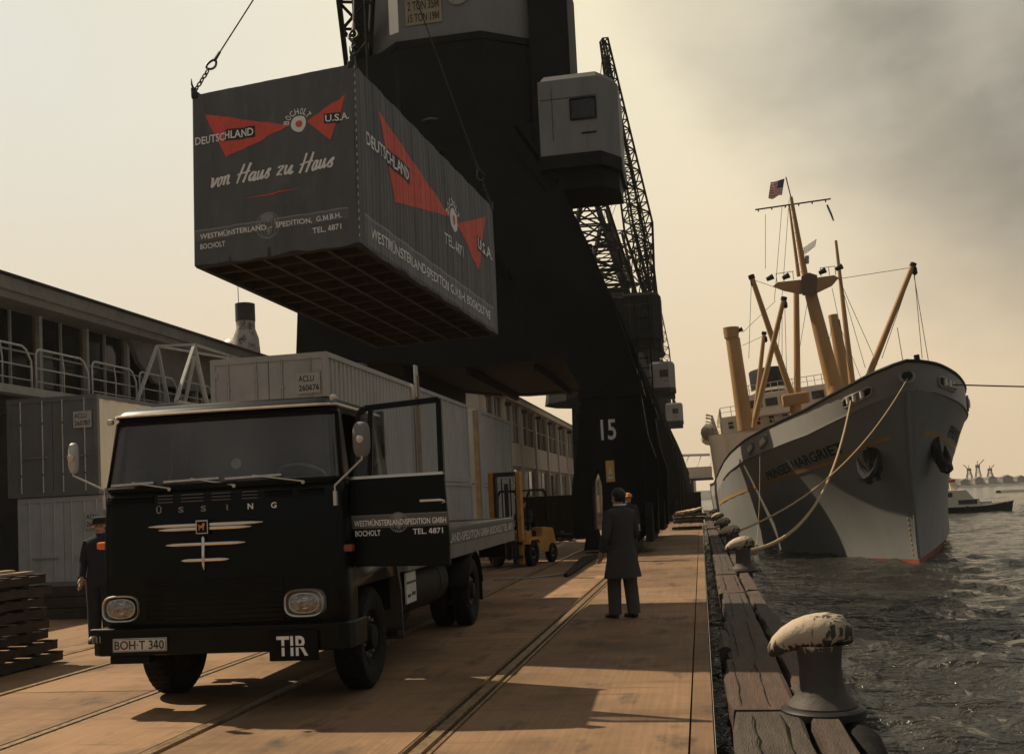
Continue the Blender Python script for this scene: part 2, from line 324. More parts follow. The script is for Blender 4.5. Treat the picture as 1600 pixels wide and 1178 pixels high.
# ------------------------------------------------------------------ setting: quay deck, rails, water, shore
def deckmat(name, base, wet):
    m = bpy.data.materials.new(name); m.use_nodes = True; t = m.node_tree; b = t.nodes['Principled BSDF']
    g = t.nodes.new('ShaderNodeNewGeometry')
    def noise(scale, st=(1, 1, 1), det=7):
        mp_ = t.nodes.new('ShaderNodeMapping'); mp_.inputs['Scale'].default_value = st; t.links.new(g.outputs['Position'], mp_.inputs[0])
        n = t.nodes.new('ShaderNodeTexNoise'); n.inputs['Scale'].default_value = scale; n.inputs['Detail'].default_value = det; n.inputs['Roughness'].default_value = 0.65; t.links.new(mp_.outputs[0], n.inputs[0]); return n.outputs[0]
    def ramp(src, a, c):
        r_ = t.nodes.new('ShaderNodeMapRange'); t.links.new(src, r_.inputs[0]); r_.inputs[1].default_value = a; r_.inputs[2].default_value = c; return r_.outputs[0]
    def mix(f, a, c):
        n = t.nodes.new('ShaderNodeMix'); n.data_type = 'RGBA'; t.links.new(f, n.inputs[0])
        for i, v in ((6, a), (7, c)):
            if isinstance(v, tuple): n.inputs[i].default_value = (*v, 1)
            else: t.links.new(v, n.inputs[i])
        return n.outputs[2]
    lines = noise(1.0, (26, 0.5, 1), 5)                      # brushed board lines along the quay
    c = mix(ramp(lines, 0.30, 0.72), tuple(x*0.80 for x in base), tuple(min(1, x*1.10) for x in base))
    c = mix(ramp(noise(1.0, (0.7, 5.0, 1), 6), 0.56, 0.72), c, tuple(x*0.55 for x in base))
    c = mix(ramp(noise(0.55), 0.44, 0.70), c, tuple(x*0.45 for x in base))
    c = mix(ramp(noise(2.0, (1, 0.45, 1)), 0.56, 0.72), c, wet)
    oi = t.nodes.new('ShaderNodeObjectInfo'); hs = t.nodes.new('ShaderNodeHueSaturation'); mr_ = t.nodes.new('ShaderNodeMapRange'); t.links.new(oi.outputs['Random'], mr_.inputs[0]); mr_.inputs[3].default_value = 0.78; mr_.inputs[4].default_value = 1.12
    t.links.new(mr_.outputs[0], hs.inputs['Value']); t.links.new(c, hs.inputs['Color']); c = hs.outputs[0]
    c = mix(ramp(noise(14), 0.64, 0.78), c, tuple(x*0.45 for x in base))
    c = mix(ramp(noise(5.2), 0.70, 0.76), c, tuple(min(1, x*1.45) for x in base))
    t.links.new(c, b.inputs['Base Color']); b.inputs['Roughness'].default_value = 0.82; b.inputs['Specular IOR Level'].default_value = 0.25
    bp = t.nodes.new('ShaderNodeBump'); bp.inputs['Strength'].default_value = 0.35; bp.inputs['Distance'].default_value = 0.012
    add = t.nodes.new('ShaderNodeMath'); add.operation = 'ADD'; t.links.new(noise(30), add.inputs[0]); t.links.new(lines, add.inputs[1])
    t.links.new(add.outputs[0], bp.inputs['Height']); t.links.new(bp.outputs[0], b.inputs['Normal'])
    return m
DECK1 = deckmat('quay_paving_brown', (0.34, 0.205, 0.112), (0.075, 0.06, 0.047))
DECK2 = deckmat('quay_edge_paving', (0.25, 0.152, 0.084), (0.052, 0.042, 0.033))
JOINT = mat('joint_dark', (0.018, 0.015, 0.012), 0.95, var=0.3)
WZ = -2.5
QEND = 330.0
quay = MB().box(-260, -0.012, -25, QEND, -8, -0.06).build('quay_pavement', JOINT); tag(quay, kind='structure')
# paving strips between the rails: every slab its own piece as far as it can be told apart
RX = [-8.62, -7.42, -5.62, -4.22, -2.12]
strips = [(-26, -18.4), (-18.36, -13.6), (-13.56, -10.9), (-10.86, RX[0]-0.09), (RX[0]+0.09, RX[1]-0.09), (RX[1]+0.09, RX[2]-0.09), (RX[2]+0.09, RX[3]-0.09), (RX[3]+0.09, RX[4]-0.13), (RX[4]+0.13, -0.19), (-0.175, -0.012)]
slabn = 0
for si, (xa, xb) in enumerate(strips):
    Ln = 5.2 if si < 9 else 7.0
    g = 0.012
    me = MB().box(xa, xb, g/2, Ln-g/2, -0.10, 0.0).mesh('slab_mesh'); me.materials.append(DECK2 if si >= 8 else DECK1)
    y = -9.0 + (si*1.7) % Ln
    while y < 95 and (xb > -14 or y < 60):
        o = link('slab', me, quay, (0, y, random.uniform(-0.004, 0.0))); y += Ln
    MB().box(xa, xb, y, QEND-0.5, -0.10, -0.001).build('paving_strip', DECK2 if si >= 8 else DECK1, quay)
MB().box(-259, -26.04, -24, QEND-0.5, -0.10, -0.002).build('paving_strip', DECK1, quay)
# crane and railway rails, each with its groove
for i, x in enumerate(RX):
    w = 0.035 if i < 4 else 0.045
    mb = MB().box(x-w, x+w, -12, 240, -0.08, 0.006)
    if i < 4: mb.box(x-0.088 if i % 2 else x+0.05, x-0.05 if i % 2 else x+0.088, -12, 240, -0.08, -0.004)
    else: mb.box(x+0.085, x+0.115, -12, 240, -0.08, 0.002).box(x-0.115, x-0.10, -12, 240, -0.08, 0.002)
    tag(mb.build('crane_rail' if i == 4 else 'railway_rail', RAILM), kind='structure')
# water
def water_mat():
    m = bpy.data.materials.new('harbour_water'); m.use_nodes = True; t = m.node_tree; b = t.nodes['Principled BSDF']
    b.inputs['Base Color'].default_value = (0.026, 0.025, 0.021, 1); b.inputs['Roughness'].default_value = 0.14; b.inputs['IOR'].default_value = 1.33
    g = t.nodes.new('ShaderNodeNewGeometry'); last = None
    for sc, st, dist, strn in ((0.55, (0.6, 1.3, 1), 0.55, 0.9), (2.3, (0.7, 1.2, 1), 0.22, 0.95), (9.0, (1, 1, 1), 0.05, 0.7)):
        mp_ = t.nodes.new('ShaderNodeMapping'); mp_.inputs['Scale'].default_value = st; mp_.inputs['Rotation'].default_value = (0, 0, 0.5); t.links.new(g.outputs['Position'], mp_.inputs[0])
        n = t.nodes.new('ShaderNodeTexNoise'); n.inputs['Scale'].default_value = sc; n.inputs['Detail'].default_value = 3; n.inputs['Distortion'].default_value = 0.6; t.links.new(mp_.outputs[0], n.inputs[0])
        bp = t.nodes.new('ShaderNodeBump'); bp.inputs['Strength'].default_value = strn; bp.inputs['Distance'].default_value = dist; t.links.new(n.outputs[0], bp.inputs['Height'])
        if last: t.links.new(last, bp.inputs['Normal'])
        last = bp.outputs[0]
    t.links.new(last, b.inputs['Normal'])
    return m
WATER = water_mat()
mb = MB()
xs = [0.0]; 
while xs[-1] < 60: xs.append(xs[-1] + 0.12 + xs[-1]*0.011)
ys = [2.0]
while ys[-1] < 190: ys.append(ys[-1] + 0.13 + ys[-1]*0.010)
waves = [(random.uniform(0, 6.28), random.uniform(-0.9, 0.9)+1.1, lam, amp) for lam, amp in ((5.2, .055), (3.4, .05), (2.3, .04), (1.6, .03), (1.1, .022), (0.8, .016), (0.55, .011), (0.4, .007)) for _ in range(2)]
def wz(x, y):
    z = 0
    for ph, a, lam, amp in waves:
        k = 2*math.pi/lam; z += amp*(1-abs(math.sin((k*(x*math.cos(a)+y*math.sin(a))+ph+0.6*math.sin(x*0.31+y*0.23+ph))*0.5))*1.6)
    return 1.35*z*(0.75+0.35*math.sin(x*0.17+1.3*math.sin(y*0.11)))
nx, ny = len(xs), len(ys)
mb.add([(x, y, WZ + (wz(x, y) if 0 < i < nx-1 and 0 < j < ny-1 else 0)) for j, y in enumerate(ys) for i, x in enumerate(xs)], [(j*nx+i, j*nx+i+1, (j+1)*nx+i+1, (j+1)*nx+i) for j in range(ny-1) for i in range(nx-1)])
X1, Y1 = xs[-1], ys[-1]
for a, b_, c, d in ((X1, 2500, 2.0, Y1), (0, 2500, Y1, 4000), (-1500, 0, QEND-0.2, 4000), (0, 2500, -60, 2.0)):
    mb.add([(a, c, WZ), (b_, c, WZ), (b_, d, WZ), (a, d, WZ)], [(0, 1, 2, 3)])
tag(mb.build('water', WATER, smooth=True, angle=180), kind='structure')
# far shore
SHORE = mat('far_shore', (0.09, 0.09, 0.085), 0.9, var=0.35, scale=0.02)
mb = MB(); pts = []
for i in range(90):
    x = -500 + i*22; h = 3.2 + 1.2*math.sin(i*0.7)+.9*math.sin(i*1.9+1)+random.uniform(0, 1.2)
    pts.append((x, h))
mb.loft([[(x, 760, WZ-1) for x, h in pts], [(x, 765, WZ+1.2) for x, h in pts], [(x, 790, max(h, 1)) for x, h in pts], [(x, 880, max(h, 1)*1.25) for x, h in pts], [(x, 1100, WZ-1) for x, h in pts]], closed=False)
tag(mb.build('far_shore_terrain', SHORE), kind='structure')
mb = MB()
prof = [(p, 0.55*math.sin(p*0.05)) for p in range(0, 420, 14)]
mb.loft([[(95+p, 352+q, WZ-0.5) for p, q in prof], [(95+p, 354+q, WZ+0.75) for p, q in prof], [(95+p, 358+q, WZ+0.8) for p, q in prof], [(95+p, 361+q, WZ-0.5) for p, q in prof]], closed=False)
tag(mb.build('breakwater', mat('breakwater_stone', (0.10, 0.095, 0.085), 0.9, var=0.4, scale=0.4)), kind='structure')

# ------------------------------------------------------------------ fender timbers, piles and bollards at the quay edge
def timber_mat(name, base, worn):
    return mat(name, base, 0.85, var=0.45, scale=3.5, streak=(3.5, 0.45, 3.5), bump=0.9, bscale=26, col2=worn, thr=(0.56, 0.72))
TIMB = [timber_mat('fender_timber_brown', (0.062, 0.042, 0.028), (0.13, 0.065, 0.04)), timber_mat('fender_timber_grey', (0.058, 0.043, 0.031), (0.10, 0.075, 0.052)), timber_mat('fender_timber_red', (0.075, 0.043, 0.028), (0.17, 0.058, 0.034))]
walk = thing('fender_walkway', 'weathered timber fender beams along the quay edge with dark gap beside the deck', 'timber fender', (0, 0, 0))
def timber(x0, x1, y0, y1, z, m):
    nseg = max(2, int((y1-y0)/0.45)); rings = []
    for i in range(nseg+1):
        t = i/nseg; y = y0+(y1-y0)*t; j = lambda a: random.uniform(-a, a)
        c = 0.03
        rings.append([(x0+j(.008), y, z-0.30), (x1+j(.008), y, z-0.30), (x1+j(.014), y, z-c+j(.006)), (x1-c+j(.006), y, z+j(.006)), (x0+c+j(.006), y, z+j(.006)), (x0+j(.03), y, z-c+j(.006))])
    return MB().loft(rings, cap=True).build('timber', m, walk)
y = 3.0; k = 0
while y < 110:
    L = random.choice((2.2, 3.4, 4.1, 5.0))
    if y < 11.2 < y+L: L = 11.2-y
    ox = 0.16 if y < 11 else 0.235
    a = ox + random.uniform(-0.03, 0.03)
    timber(a, 0.68+random.uniform(-.012, .008), y, y+L-0.014, random.uniform(-0.025, 0.004), TIMB[k % 3])
    for q in range(2):
        cx_ = a+.12+.2*q+random.uniform(-.04, .04); n_ = 9
        MB().tube([(cx_+random.uniform(-.012, .012), y+L*(.05+.9*i_/n_), .0) for i_ in range(n_+1)], [.001]+[random.uniform(.002, .006) for _ in range(n_-1)]+[.001], 4, sq=2.5).build('crack', JOINT, walk)
    y += L; k += 1
y = 2.2; k = 0
while y < 110:
    L = random.choice((2.6, 3.2, 4.4))
    timber(0.72+random.uniform(-.01, .015), 0.965+random.uniform(-.03, .03), y, y+L-random.choice((0.02, 0.02, 0.30)), random.uniform(-0.05, -0.005), TIMB[(k*2+1) % 3]); y += L; k += 1
timber(0.12, 0.235, 11.9, 13.4, 0.02, TIMB[1])
for y in range(4, 110, 6):
    MB().bar((0.25, y, -0.45), (1.0, y, -0.45), 0.28, 0.28).build('cross_beam', DKWOOD, walk)
    MB().tube([(0.78, y, -5), (0.78, y, -0.6)], 0.17, 10).build('pile', DKWOOD, walk)
MB().tube([(0.42, 2, -0.95), (0.42, 110, -0.95)], 0.12, 6).build('waling', DKWOOD, walk)
# bollards
def bollmat():
    m = mat('bollard_worn_paint', (0.055, 0.045, 0.036), 0.7, var=0.3, scale=6, bump=0.35, bscale=18)
    t = m.node_tree; b = t.nodes['Principled BSDF']; old = b.inputs['Base Color'].links[0].from_socket
    tcn = t.nodes.new('ShaderNodeTexCoord'); sp = t.nodes.new('ShaderNodeSeparateXYZ'); t.links.new(tcn.outputs['Object'], sp.inputs[0])
    mpn = t.nodes.new('ShaderNodeMapping'); mpn.inputs['Scale'].default_value = (1, 1.5, 0.25); t.links.new(tcn.outputs['Object'], mpn.inputs[0])
    nz = t.nodes.new('ShaderNodeTexNoise'); nz.inputs['Scale'].default_value = 17; nz.inputs['Detail'].default_value = 8; nz.inputs['Distortion'].default_value = 1.2; t.links.new(mpn.outputs[0], nz.inputs[0])
    # paint covers the head; flaking increases towards the shaft and on the outer side
    a = t.nodes.new('ShaderNodeMapRange'); t.links.new(sp.outputs[2], a.inputs[0]); a.inputs[1].default_value = 0.34; a.inputs[2].default_value = 0.56; a.inputs[3].default_value = -0.55; a.inputs[4].default_value = 0.03
    a2 = t.nodes.new('ShaderNodeMapRange'); t.links.new(sp.outputs[0], a2.inputs[0]); a2.inputs[1].default_value = -0.08; a2.inputs[2].default_value = 0.2; a2.inputs[3].default_value = 0.13; a2.inputs[4].default_value = -0.045
    ad = t.nodes.new('ShaderNodeMath'); ad.operation = 'ADD'; t.links.new(nz.outputs[0], ad.inputs[0]); t.links.new(a2.outputs[0], ad.inputs[1])
    ad2 = t.nodes.new('ShaderNodeMath'); ad2.operation = 'ADD'; t.links.new(ad.outputs[0], ad2.inputs[0]); t.links.new(a.outputs[0], ad2.inputs[1]); ad = ad2
    th = t.nodes.new('ShaderNodeMapRange'); t.links.new(ad.outputs[0], th.inputs[0]); th.inputs[1].default_value = 0.48; th.inputs[2].default_value = 0.53
    mu = th
    mx = t.nodes.new('ShaderNodeMix'); mx.data_type = 'RGBA'; t.links.new(mu.outputs[0], mx.inputs[0]); t.links.new(old, mx.inputs[6]); mx.inputs[7].default_value = (0.46, 0.37, 0.26, 1)
    t.links.new(mx.outputs[2], b.inputs['Base Color'])
    return m
BOLL = bollmat()
bl = ['nearest hooked iron bollard with flaking cream paint on the timber fender', 'second nearest hooked bollard, its cream head bright, beside the mooring rope end', 'third hooked bollard along the fender, dark stained head', 'fourth hooked bollard along the fender near the stacked pallets', 'fifth hooked bollard from the camera beside the ship hull', 'farthest hooked bollard beside the dark skip']
b0 = None
for i, (y, lab) in enumerate(zip((8.62, 23.9, 32.6, 43.0, 55.5, 70.0), bl)):
    if b0 is None:
        b0 = thing('mooring_bollard', lab, 'bollard', (0.86, y, 0.0), 0, 'hooked bollards along the quay')
        MB().lathe([(0.27, -0.05), (0.275, 0.03), (0.25, 0.06), (0.205, 0.11), (0.175, 0.20), (0.165, 0.32), (0.175, 0.44), (0.185, 0.50)], 28).build('shaft', BOLL, b0, smooth=True)
        path = [(0.215, 0, 0.50), (0.20, 0, 0.56), (0.15, 0, 0.60), (0.08, 0, 0.605), (0.0, 0, 0.60), (-0.08, 0, 0.595), (-0.16, 0, 0.58), (-0.24, 0, 0.55), (-0.31, 0, 0.505), (-0.36, 0, 0.455), (-0.385, 0, 0.42)]
        rad = [0.05, 0.10, 0.138, 0.152, 0.152, 0.142, 0.125, 0.104, 0.082, 0.056, 0.018]
        MB().tube(path, rad, 20).build('hooked_head', BOLL, b0, smooth=True, angle=80)
        MB().lathe([(0.33, -0.06), (0.33, -0.005), (0.31, 0.012), (0.27, 0.02)], 28).build('base_plate', STEEL, b0, smooth=True)
        MB().lathe([(0.19, -5.0), (0.19, -0.055)], 16).build('pile', DKWOOD, b0, smooth=True)
    else:
        c = copytree(b0); c.location = (0.86, y, 0); c['label'] = lab
fp = thing('fender_pile', 'dark round fender pile beyond the nearest bollard with pale rope knob', 'pile', (1.17, 7.75, -2.5))
MB().tube([(-0.09, 0.7, 2.35), (-0.06, 0.5, 2.30), (0.02, 0.0, 1.95), (0.05, -0.3, 1.2), (0.05, -0.35, -2)], [0.10, 0.13, 0.15, 0.16, 0.16], 14).build('pole', RUBBER, fp, smooth=True)
MB().lathe([(0.0, -0.06), (0.05, -0.045), (0.065, 0), (0.05, 0.045), (0.0, 0.06)], 14, Matrix.Translation((0.0, -0.22, 2.02))).build('rope_knob', DIRTW, fp, smooth=True)

# ------------------------------------------------------------------ truck
TRK = thing('flatbed_truck', 'black forward-control flatbed truck with its side door open', 'truck', (-4.36, 8.72, 0), R(2.0))
def ring(hw, yf, r, z, yb=1.78):
    sy = [yb, 1.40, 0.9, 0.42, yf+r]
    p = [(-hw, y, z) for y in sy]
    p += [(-hw+r-r*math.cos(a), yf+r-r*math.sin(a), z) for a in [math.pi/2*i/6 for i in range(1, 7)]]
    p += [(-hw+r+(2*hw-2*r)*i/12, yf-0.035*math.sin(math.pi*i/12), z) for i in range(1, 13)]
    p += [(hw-r+r*math.sin(a), yf+r-r*math.cos(a), z) for a in [math.pi/2*i/6 for i in range(1, 7)]]
    p += [(hw, y, z) for y in sy[::-1][1:]]
    return [Vector(q) for q in p]
nR = len(ring(1, 0, .1, 0))          # 5 + 6 + 12 + 6 + 4 = 33
low = [ring(h, f, 0.15, z) for h, f, z in ((1.15, .10, .60), (1.175, .06, .70), (1.185, .045, 1.05), (1.185, .045, 1.22), (1.18, .05, 1.6), (1.165, .06, 1.90), (1.15, .075, 2.03))]
mb = MB(); vs = [v for r_ in low for v in r_]; fs = []
for i in range(len(low)-1):
    for j in range(nR-1):
        z = low[i][j].z
        if j >= 29 and j < 31 and z > 1.2: continue                 # door opening on the left side
        if z < 1.04 and (j < 3 or j >= 29): continue                # wheel arches
        fs.append((i*nR+j, i*nR+j+1, (i+1)*nR+j+1, (i+1)*nR+j))
mb.add(vs, fs); cab = mb.build('cab_body', TRUCK, TRK, smooth=True, angle=50)
sm = cab.modifiers.new('thick', 'SOLIDIFY'); sm.thickness = 0.02
up = [ring(1.15, .075, .15, 2.03), ring(1.148, .08, .15, 2.06), ring(1.09, .20, .13, 2.68), ring(1.085, .21, .12, 2.72), ring(1.10, .16, .14, 2.745), ring(1.08, .19, .16, 2.79), ring(0.98, .30, .2, 2.835), ring(0.7, .55, .2, 2.85)]
mb = MB(); vs = [v for r_ in up for v in r_]; fs = []
for i in range(len(up)-1):
    for j in range(nR-1):
        if i == 1 and (6 <= j < 27 or j in (1, 2) or j in (29, 30)): continue    # windscreen and side windows
        fs.append((i*nR+j, i*nR+j+1, (i+1)*nR+j+1, (i+1)*nR+j))
o = (len(up)-1)*nR; fs.append(tuple(o+j for j in range(nR)))
mb.add(vs, fs); roof = mb.build('cab_roof', TRUCK, TRK, smooth=True, angle=50)
sm = roof.modifiers.new('thick', 'SOLIDIFY'); sm.thickness = 0.03
MB().loft([[v+Vector((0, 0.012, 0)) for v in up[1][6:28]], [v+Vector((0, 0.012, 0)) for v in up[2][6:28]]], closed=False).build('windscreen', WS, TRK, smooth=True, recalc=False)
MB().tube([*up[1][6:28], *up[2][6:28][::-1]], 0.022, 6, closed=True).build('windscreen_gasket', TRUCKM, TRK, smooth=True)
MB().loft([up[1][1:4], up[2][1:4]], closed=False).build('side_window', CG, TRK, recalc=False)
gut = MB().tube([v+Vector((0, -0.01, 0.0)) for v in up[4]], 0.014, 6).build('rain_gutter', CHROMED, roof, smooth=True)
MB().box(-0.55, 0.0, 0.75, 1.2, 2.84, 2.87).box(-0.42, -0.1, 0.72, 0.75, 2.85, 2.885).build('roof_hatch', TRUCKM, roof, bevel=0.01)
for sx_ in (-1, 1):
    MB().lathe([(0.0, -0.034), (0.026, -0.022), (0.034, 0), (0.026, 0.022), (0, 0.034)], 14, Matrix.Translation((sx_*1.1, 0.17, 2.70 if sx_ < 0 else 2.80))).build('marker_lamp', CHROMED, roof, smooth=True)
MB().box(-1.13, 1.13, 1.72, 1.77, 0.7, 2.80).box(-.98, .98, 1.72, 1.77, 2.8, 2.848).build('cab_back_wall', TRUCKM, TRK)
MB().box(-1.12, 1.12, 0.12, 1.72, 1.16, 1.21).build('cab_floor', TRUCKM, TRK)
MB().box(-1.1, 1.1, 0.14, 0.42, 1.75, 2.0).build('dashboard', TRUCKM, TRK, bevel=0.04)
for x in (-0.6, 0.62): MB().box(x-.3, x+.3, 0.95, 1.45, 1.5, 1.68).box(x-.28, x+.28, 1.42, 1.58, 1.6, 2.25).build('seat', TRUCKM, TRK, bevel=0.05)
st = Matrix.Translation((0.62, 0.62, 2.10)) @ Matrix.Rotation(R(-30), 4, 'X')
MB().tube([st @ Vector((0.24*math.cos(a), 0.24*math.sin(a), 0)) for a in [2*math.pi*i/28 for i in range(28)]], 0.014, 6, closed=True).bar(st @ Vector((-.23, 0, 0)), st @ Vector((.23, 0, 0)), .03, .015).bar(st @ Vector((0, 0, 0)), st @ Vector((0, 0.1, -.6)), .04).build('steering_wheel', GREYLET, TRK, smooth=True)
MB().lathe([(0.0, 0), (0.05, 0.0), (0.05, 0.006), (0, 0.006)], 24, Matrix.Translation((0.17, 0.105, 2.24)) @ Matrix.Rotation(R(80), 4, 'X')).build('toll_disc', ALUL, TRK)
def fr(x, z, off=0.0):                               # point on the cab front skin
    bow = 0.035*math.sin(math.pi*min(max((x+1.03)/2.06, 0), 1))
    tb_ = ((.6, .10), (.7, .06), (1.05, .045), (1.22, .045), (1.6, .05), (1.9, .06), (2.03, .075)); yf = .045
    for (a, b), (c, d) in zip(tb_, tb_[1:]):
        if a <= z <= c: yf = b+(d-b)*(z-a)/(c-a)
    return Vector((x, yf-bow-off, z))
# emblem bars and badge
for (xa, za, xb, zb) in ((-.66, 1.695, .45, 1.70), (-.56, 1.66, .34, 1.663), (-.49, 1.52, .28, 1.52), (-.34, 1.375, .12, 1.378)):
    pts = [fr(xa+(xb-xa)*i/12, za, .02) for i in range(13)]
    MB().tube(pts, [0.004, 0.015]+[0.0175]*9+[0.015, 0.004], 8).build('trim_bar', CHROME, TRK, smooth=True)
MB().tube([fr(-.12, 1.595, .025), fr(-.12, 1.57, .03), fr(-.12, 1.34, .03), fr(-.12, 1.285, .025)], [.004, .017, .016, .003], 8).build('trim_bar', CHROME, TRK, smooth=True)
bdg = MB().box(-.18, -.06, -.03, 0.05, 1.61, 1.74).build('badge', TRUCKM, TRK, bevel=0.008)
def bf(u, v): return Vector((u, -0.0325, v))
flat('badge_rim', merge2d(rect2d(-.178, -.062, 1.725, 1.737), rect2d(-.178, -.062, 1.613, 1.622), rect2d(-.178, -.169, 1.622, 1.725), rect2d(-.071, -.062, 1.622, 1.725)), bf, CHROMED, bdg)
lion = [(-.150, 1.645), (-.142, 1.645), (-.140, 1.665), (-.115, 1.668), (-.112, 1.645), (-.103, 1.645), (-.102, 1.67), (-.094, 1.69), (-.092, 1.705), (-.103, 1.712), (-.115, 1.705), (-.12, 1.69), (-.14, 1.688), (-.152, 1.70), (-.158, 1.695), (-.148, 1.68)]
flat('badge_animal', (lion, [tuple(range(len(lion)))]), bf, mat('badge_gold', (0.6, 0.26, 0.05), 0.4, var=0.1), bdg)
for ch, x, m in zip('ÜSSING', (-.56, -.34, -.12, .11, .33, .55), (GREYLET, GREYLET, GREYLET, GREYLET, WHITEP, WHITEP)):
    w = 0.006 if ch == 'I' else 0.026
    flat('letter', text2d(ch, x-w, x+w, 1.815, 1.89 if ch == 'Ü' else 1.868, bold=.02), lambda u, v: fr(u, v, 0.012), m, TRK)
# ventilation louvres and grille slats
for k, (xa, xb) in enumerate(((-1.08, -.62), (-.57, -.42), (-.34, -.12), (-.04, .14), (.25, .40), (.46, .72), (.78, 1.02))):
    mb = MB()
    for z in (1.915, 1.945, 1.975): mb.bar(fr(xa, z, 0.004), fr(xb, z, 0.004), 0.02, 0.012)
    mb.build('louvre', mat('louvre_grey', (0.07, 0.07, 0.068), .5) if 1 <= k <= 4 else TRUCKM, TRK)
MB().box(-.72, .62, 0.03, 0.06, .80, 1.22).build('grille_recess', TRUCKM, TRK)
for i in range(9):
    z = .82+i*.046; MB().bar(fr(-.72, z, .014), fr(.62, z, .014), .025, .016).build('grille_slat', TRUCK, TRK)
# wipers
for xp, xa, xb, zz in ((-.46, -1.04, -.62, 2.105), (.17, -.52, .02, 2.115), (.83, .08, .62, 2.115)):
    wv = MB().bar((xp, .035, 2.045), ((xa+xb)/2, .045, zz+.008), .016, .012).build('wiper_arm', CHROMED, TRK)
    MB().bar((xa, .05, zz-.01), (xb, .055, zz), .014, .02).build('wiper_blade', CHROMED, wv)
    MB().lathe([(.014, 0), (.018, .02), (0, .03)], 10, Matrix.Translation((xp, .05, 2.035)) @ Matrix.Rotation(R(90), 4, 'X')).build('wiper_pivot', CHROMED, wv)
# headlights: rounded rectangular chrome bezel round a domed lens
def sup(cx, cz, a, b, y, n=36, e=3.2):
    return [Vector((cx+a*math.copysign(abs(math.cos(t))**(2/e), math.cos(t)), y, cz+b*math.copysign(abs(math.sin(t))**(2/e), math.sin(t)))) for t in [2*math.pi*i/n for i in range(n)]]
for hx in (-.965, .82):
    yb_ = 0.06 if hx < 0 else 0.0
    hl = MB().loft([sup(hx, .955, .185, .125, .12+yb_), sup(hx, .955, .185, .125, -.03+yb_), sup(hx, .955, .179, .119, -.045+yb_), sup(hx, .955, .168, .108, -.036+yb_), sup(hx, .955, .164, .104, .0+yb_)]).build('headlight', CHROMED, TRK, smooth=True)
    MB().loft([sup(hx, .955, .163, .103, -.005+yb_, e=2.9), sup(hx, .955, .12, .075, -.028+yb_, e=2.4), sup(hx, .955, .06, .036, -.040+yb_, e=2.2), sup(hx, .955, .005, .003, -.044+yb_, e=2)], cap=True).build('lens', LENS, hl, smooth=True)
    MB().tube([v+Vector((0, -.012, 0)) for v in sup(hx, .955, .135, .085, -.012+yb_, e=2.3)], .006, 5, closed=True).build('lens_ring', CHROMED, hl, smooth=True)
    MB().lathe([(0.05, 0), (0.03, -.012), (0.0, -.016)], 16, Matrix.Translation((hx+.01, -.038+yb_, .955)) @ Matrix.Rotation(R(90), 4, 'X')).build('bulb_shield', CHROME, hl, smooth=True)
# bumper, number plate, TIR plate
bmp = MB().prism([(-1.24, .12), (-1.22, .0), (-1.14, -.05), (1.14, -.05), (1.22, .0), (1.24, .12), (1.24, .5), (1.17, .5), (1.15, .08), (-1.15, .08), (-1.17, .5), (-1.24, .5)], lambda a, b: Vector((a, b, .535)), lambda a, b: Vector((a, b, .775))).build('bumper', TRUCK, TRK, bevel=0.015)
MB().box(-1.05, -.66, -.03, .3, .46, .534).build('bumper_valance', TRUCKM, TRK, bevel=0.01)
MB().box(-1.232, -1.0, -.04, .0, .776, .782).build('bumper_trim', CHROMED, bmp)
for i in range(3): MB().box(-1.205+i*.035, -1.195+i*.035, -.056, -.0, .66, .72).build('bumper_slot', GREYLET, bmp)
pl = MB().box(-.995, -.475, -.075, -.052, .575, .695).build('number_plate', DIRTW, TRK, bevel=0.004)
flat('plate_border', merge2d(rect2d(-.99, -.48, .686, .690), rect2d(-.99, -.48, .580, .584), rect2d(-.99, -.986, .584, .686), rect2d(-.484, -.48, .584, .686)), lambda u, v: Vector((u, -.077, v)), DARKLET, pl)
flat('plate_lettering', text2d('BOH·T 340', -.975, -.495, .595, .675, bold=.015), lambda u, v: Vector((u, -.0775, v)), DARKLET, pl)
tp = MB().box(.50, .96, -.085, -.06, .455, .72).build('sign_plate', TRUCKM, TRK, bevel=0.02)
tv, tf = text2d('TIR', .575, .865, .50, .675, bold=.02)
flat('sign_lettering', (tv, tf), lambda u, v: Vector((u, -.088, v)), WHITEP, tp)
MB().box(.57, .87, -.0905, -.0885, .575, .590).build('stencil_gap', TRUCKM, tp)
for hx, hz, m in ((-1.2, 1.54, ORANGE), (1.19, 1.42, AMBER)):
    MB().box(hx-.05, hx+.05, .12, .22, hz-.035, hz+.035).build('indicator', m, TRK, bevel=0.02)
# mirrors
def mirror(hx, hy, z0, z1, foot, face, mw=.08):
    a = MB().tube([Vector(foot), Vector(foot)+Vector((0, 0, .13)), Vector((hx, hy, z0-.02)), Vector((hx, hy-.0, (z0+z1)/2))], .011, 8).tube([Vector(foot)-Vector((0, 0, .05)), Vector(foot)+Vector((0, 0, .08))], .022, 8).build('mirror_arm', CHROMED, TRK, smooth=True)
    cz = (z0+z1)/2; h = (z1-z0)/2
    MB().loft([sup(hx, cz, mw*.93, h*.98, hy+.03), sup(hx, cz, mw, h, hy+.02), sup(hx, cz, mw, h, hy-.0), sup(hx, cz, mw*.75, h*.85, hy-.025), sup(hx, cz, .02, h*.4, hy-.035)], cap=True).build('mirror_head', face, a, smooth=True)
    MB().lathe([(.035, 0), (.035, .015), (.018, .025), (0, .027)], 14, Matrix.Translation((hx, hy-.03, cz)) @ Matrix.Rotation(R(90), 4, 'X')).build('mirror_joint', CHROMED, a, smooth=True)
mirror(1.375, .08, 2.235, 2.555, (1.12, .06, 1.86), ALUD)
mirror(-1.42, .05, 2.23, 2.52, (-1.12, .07, 1.93), ALUL, .045)
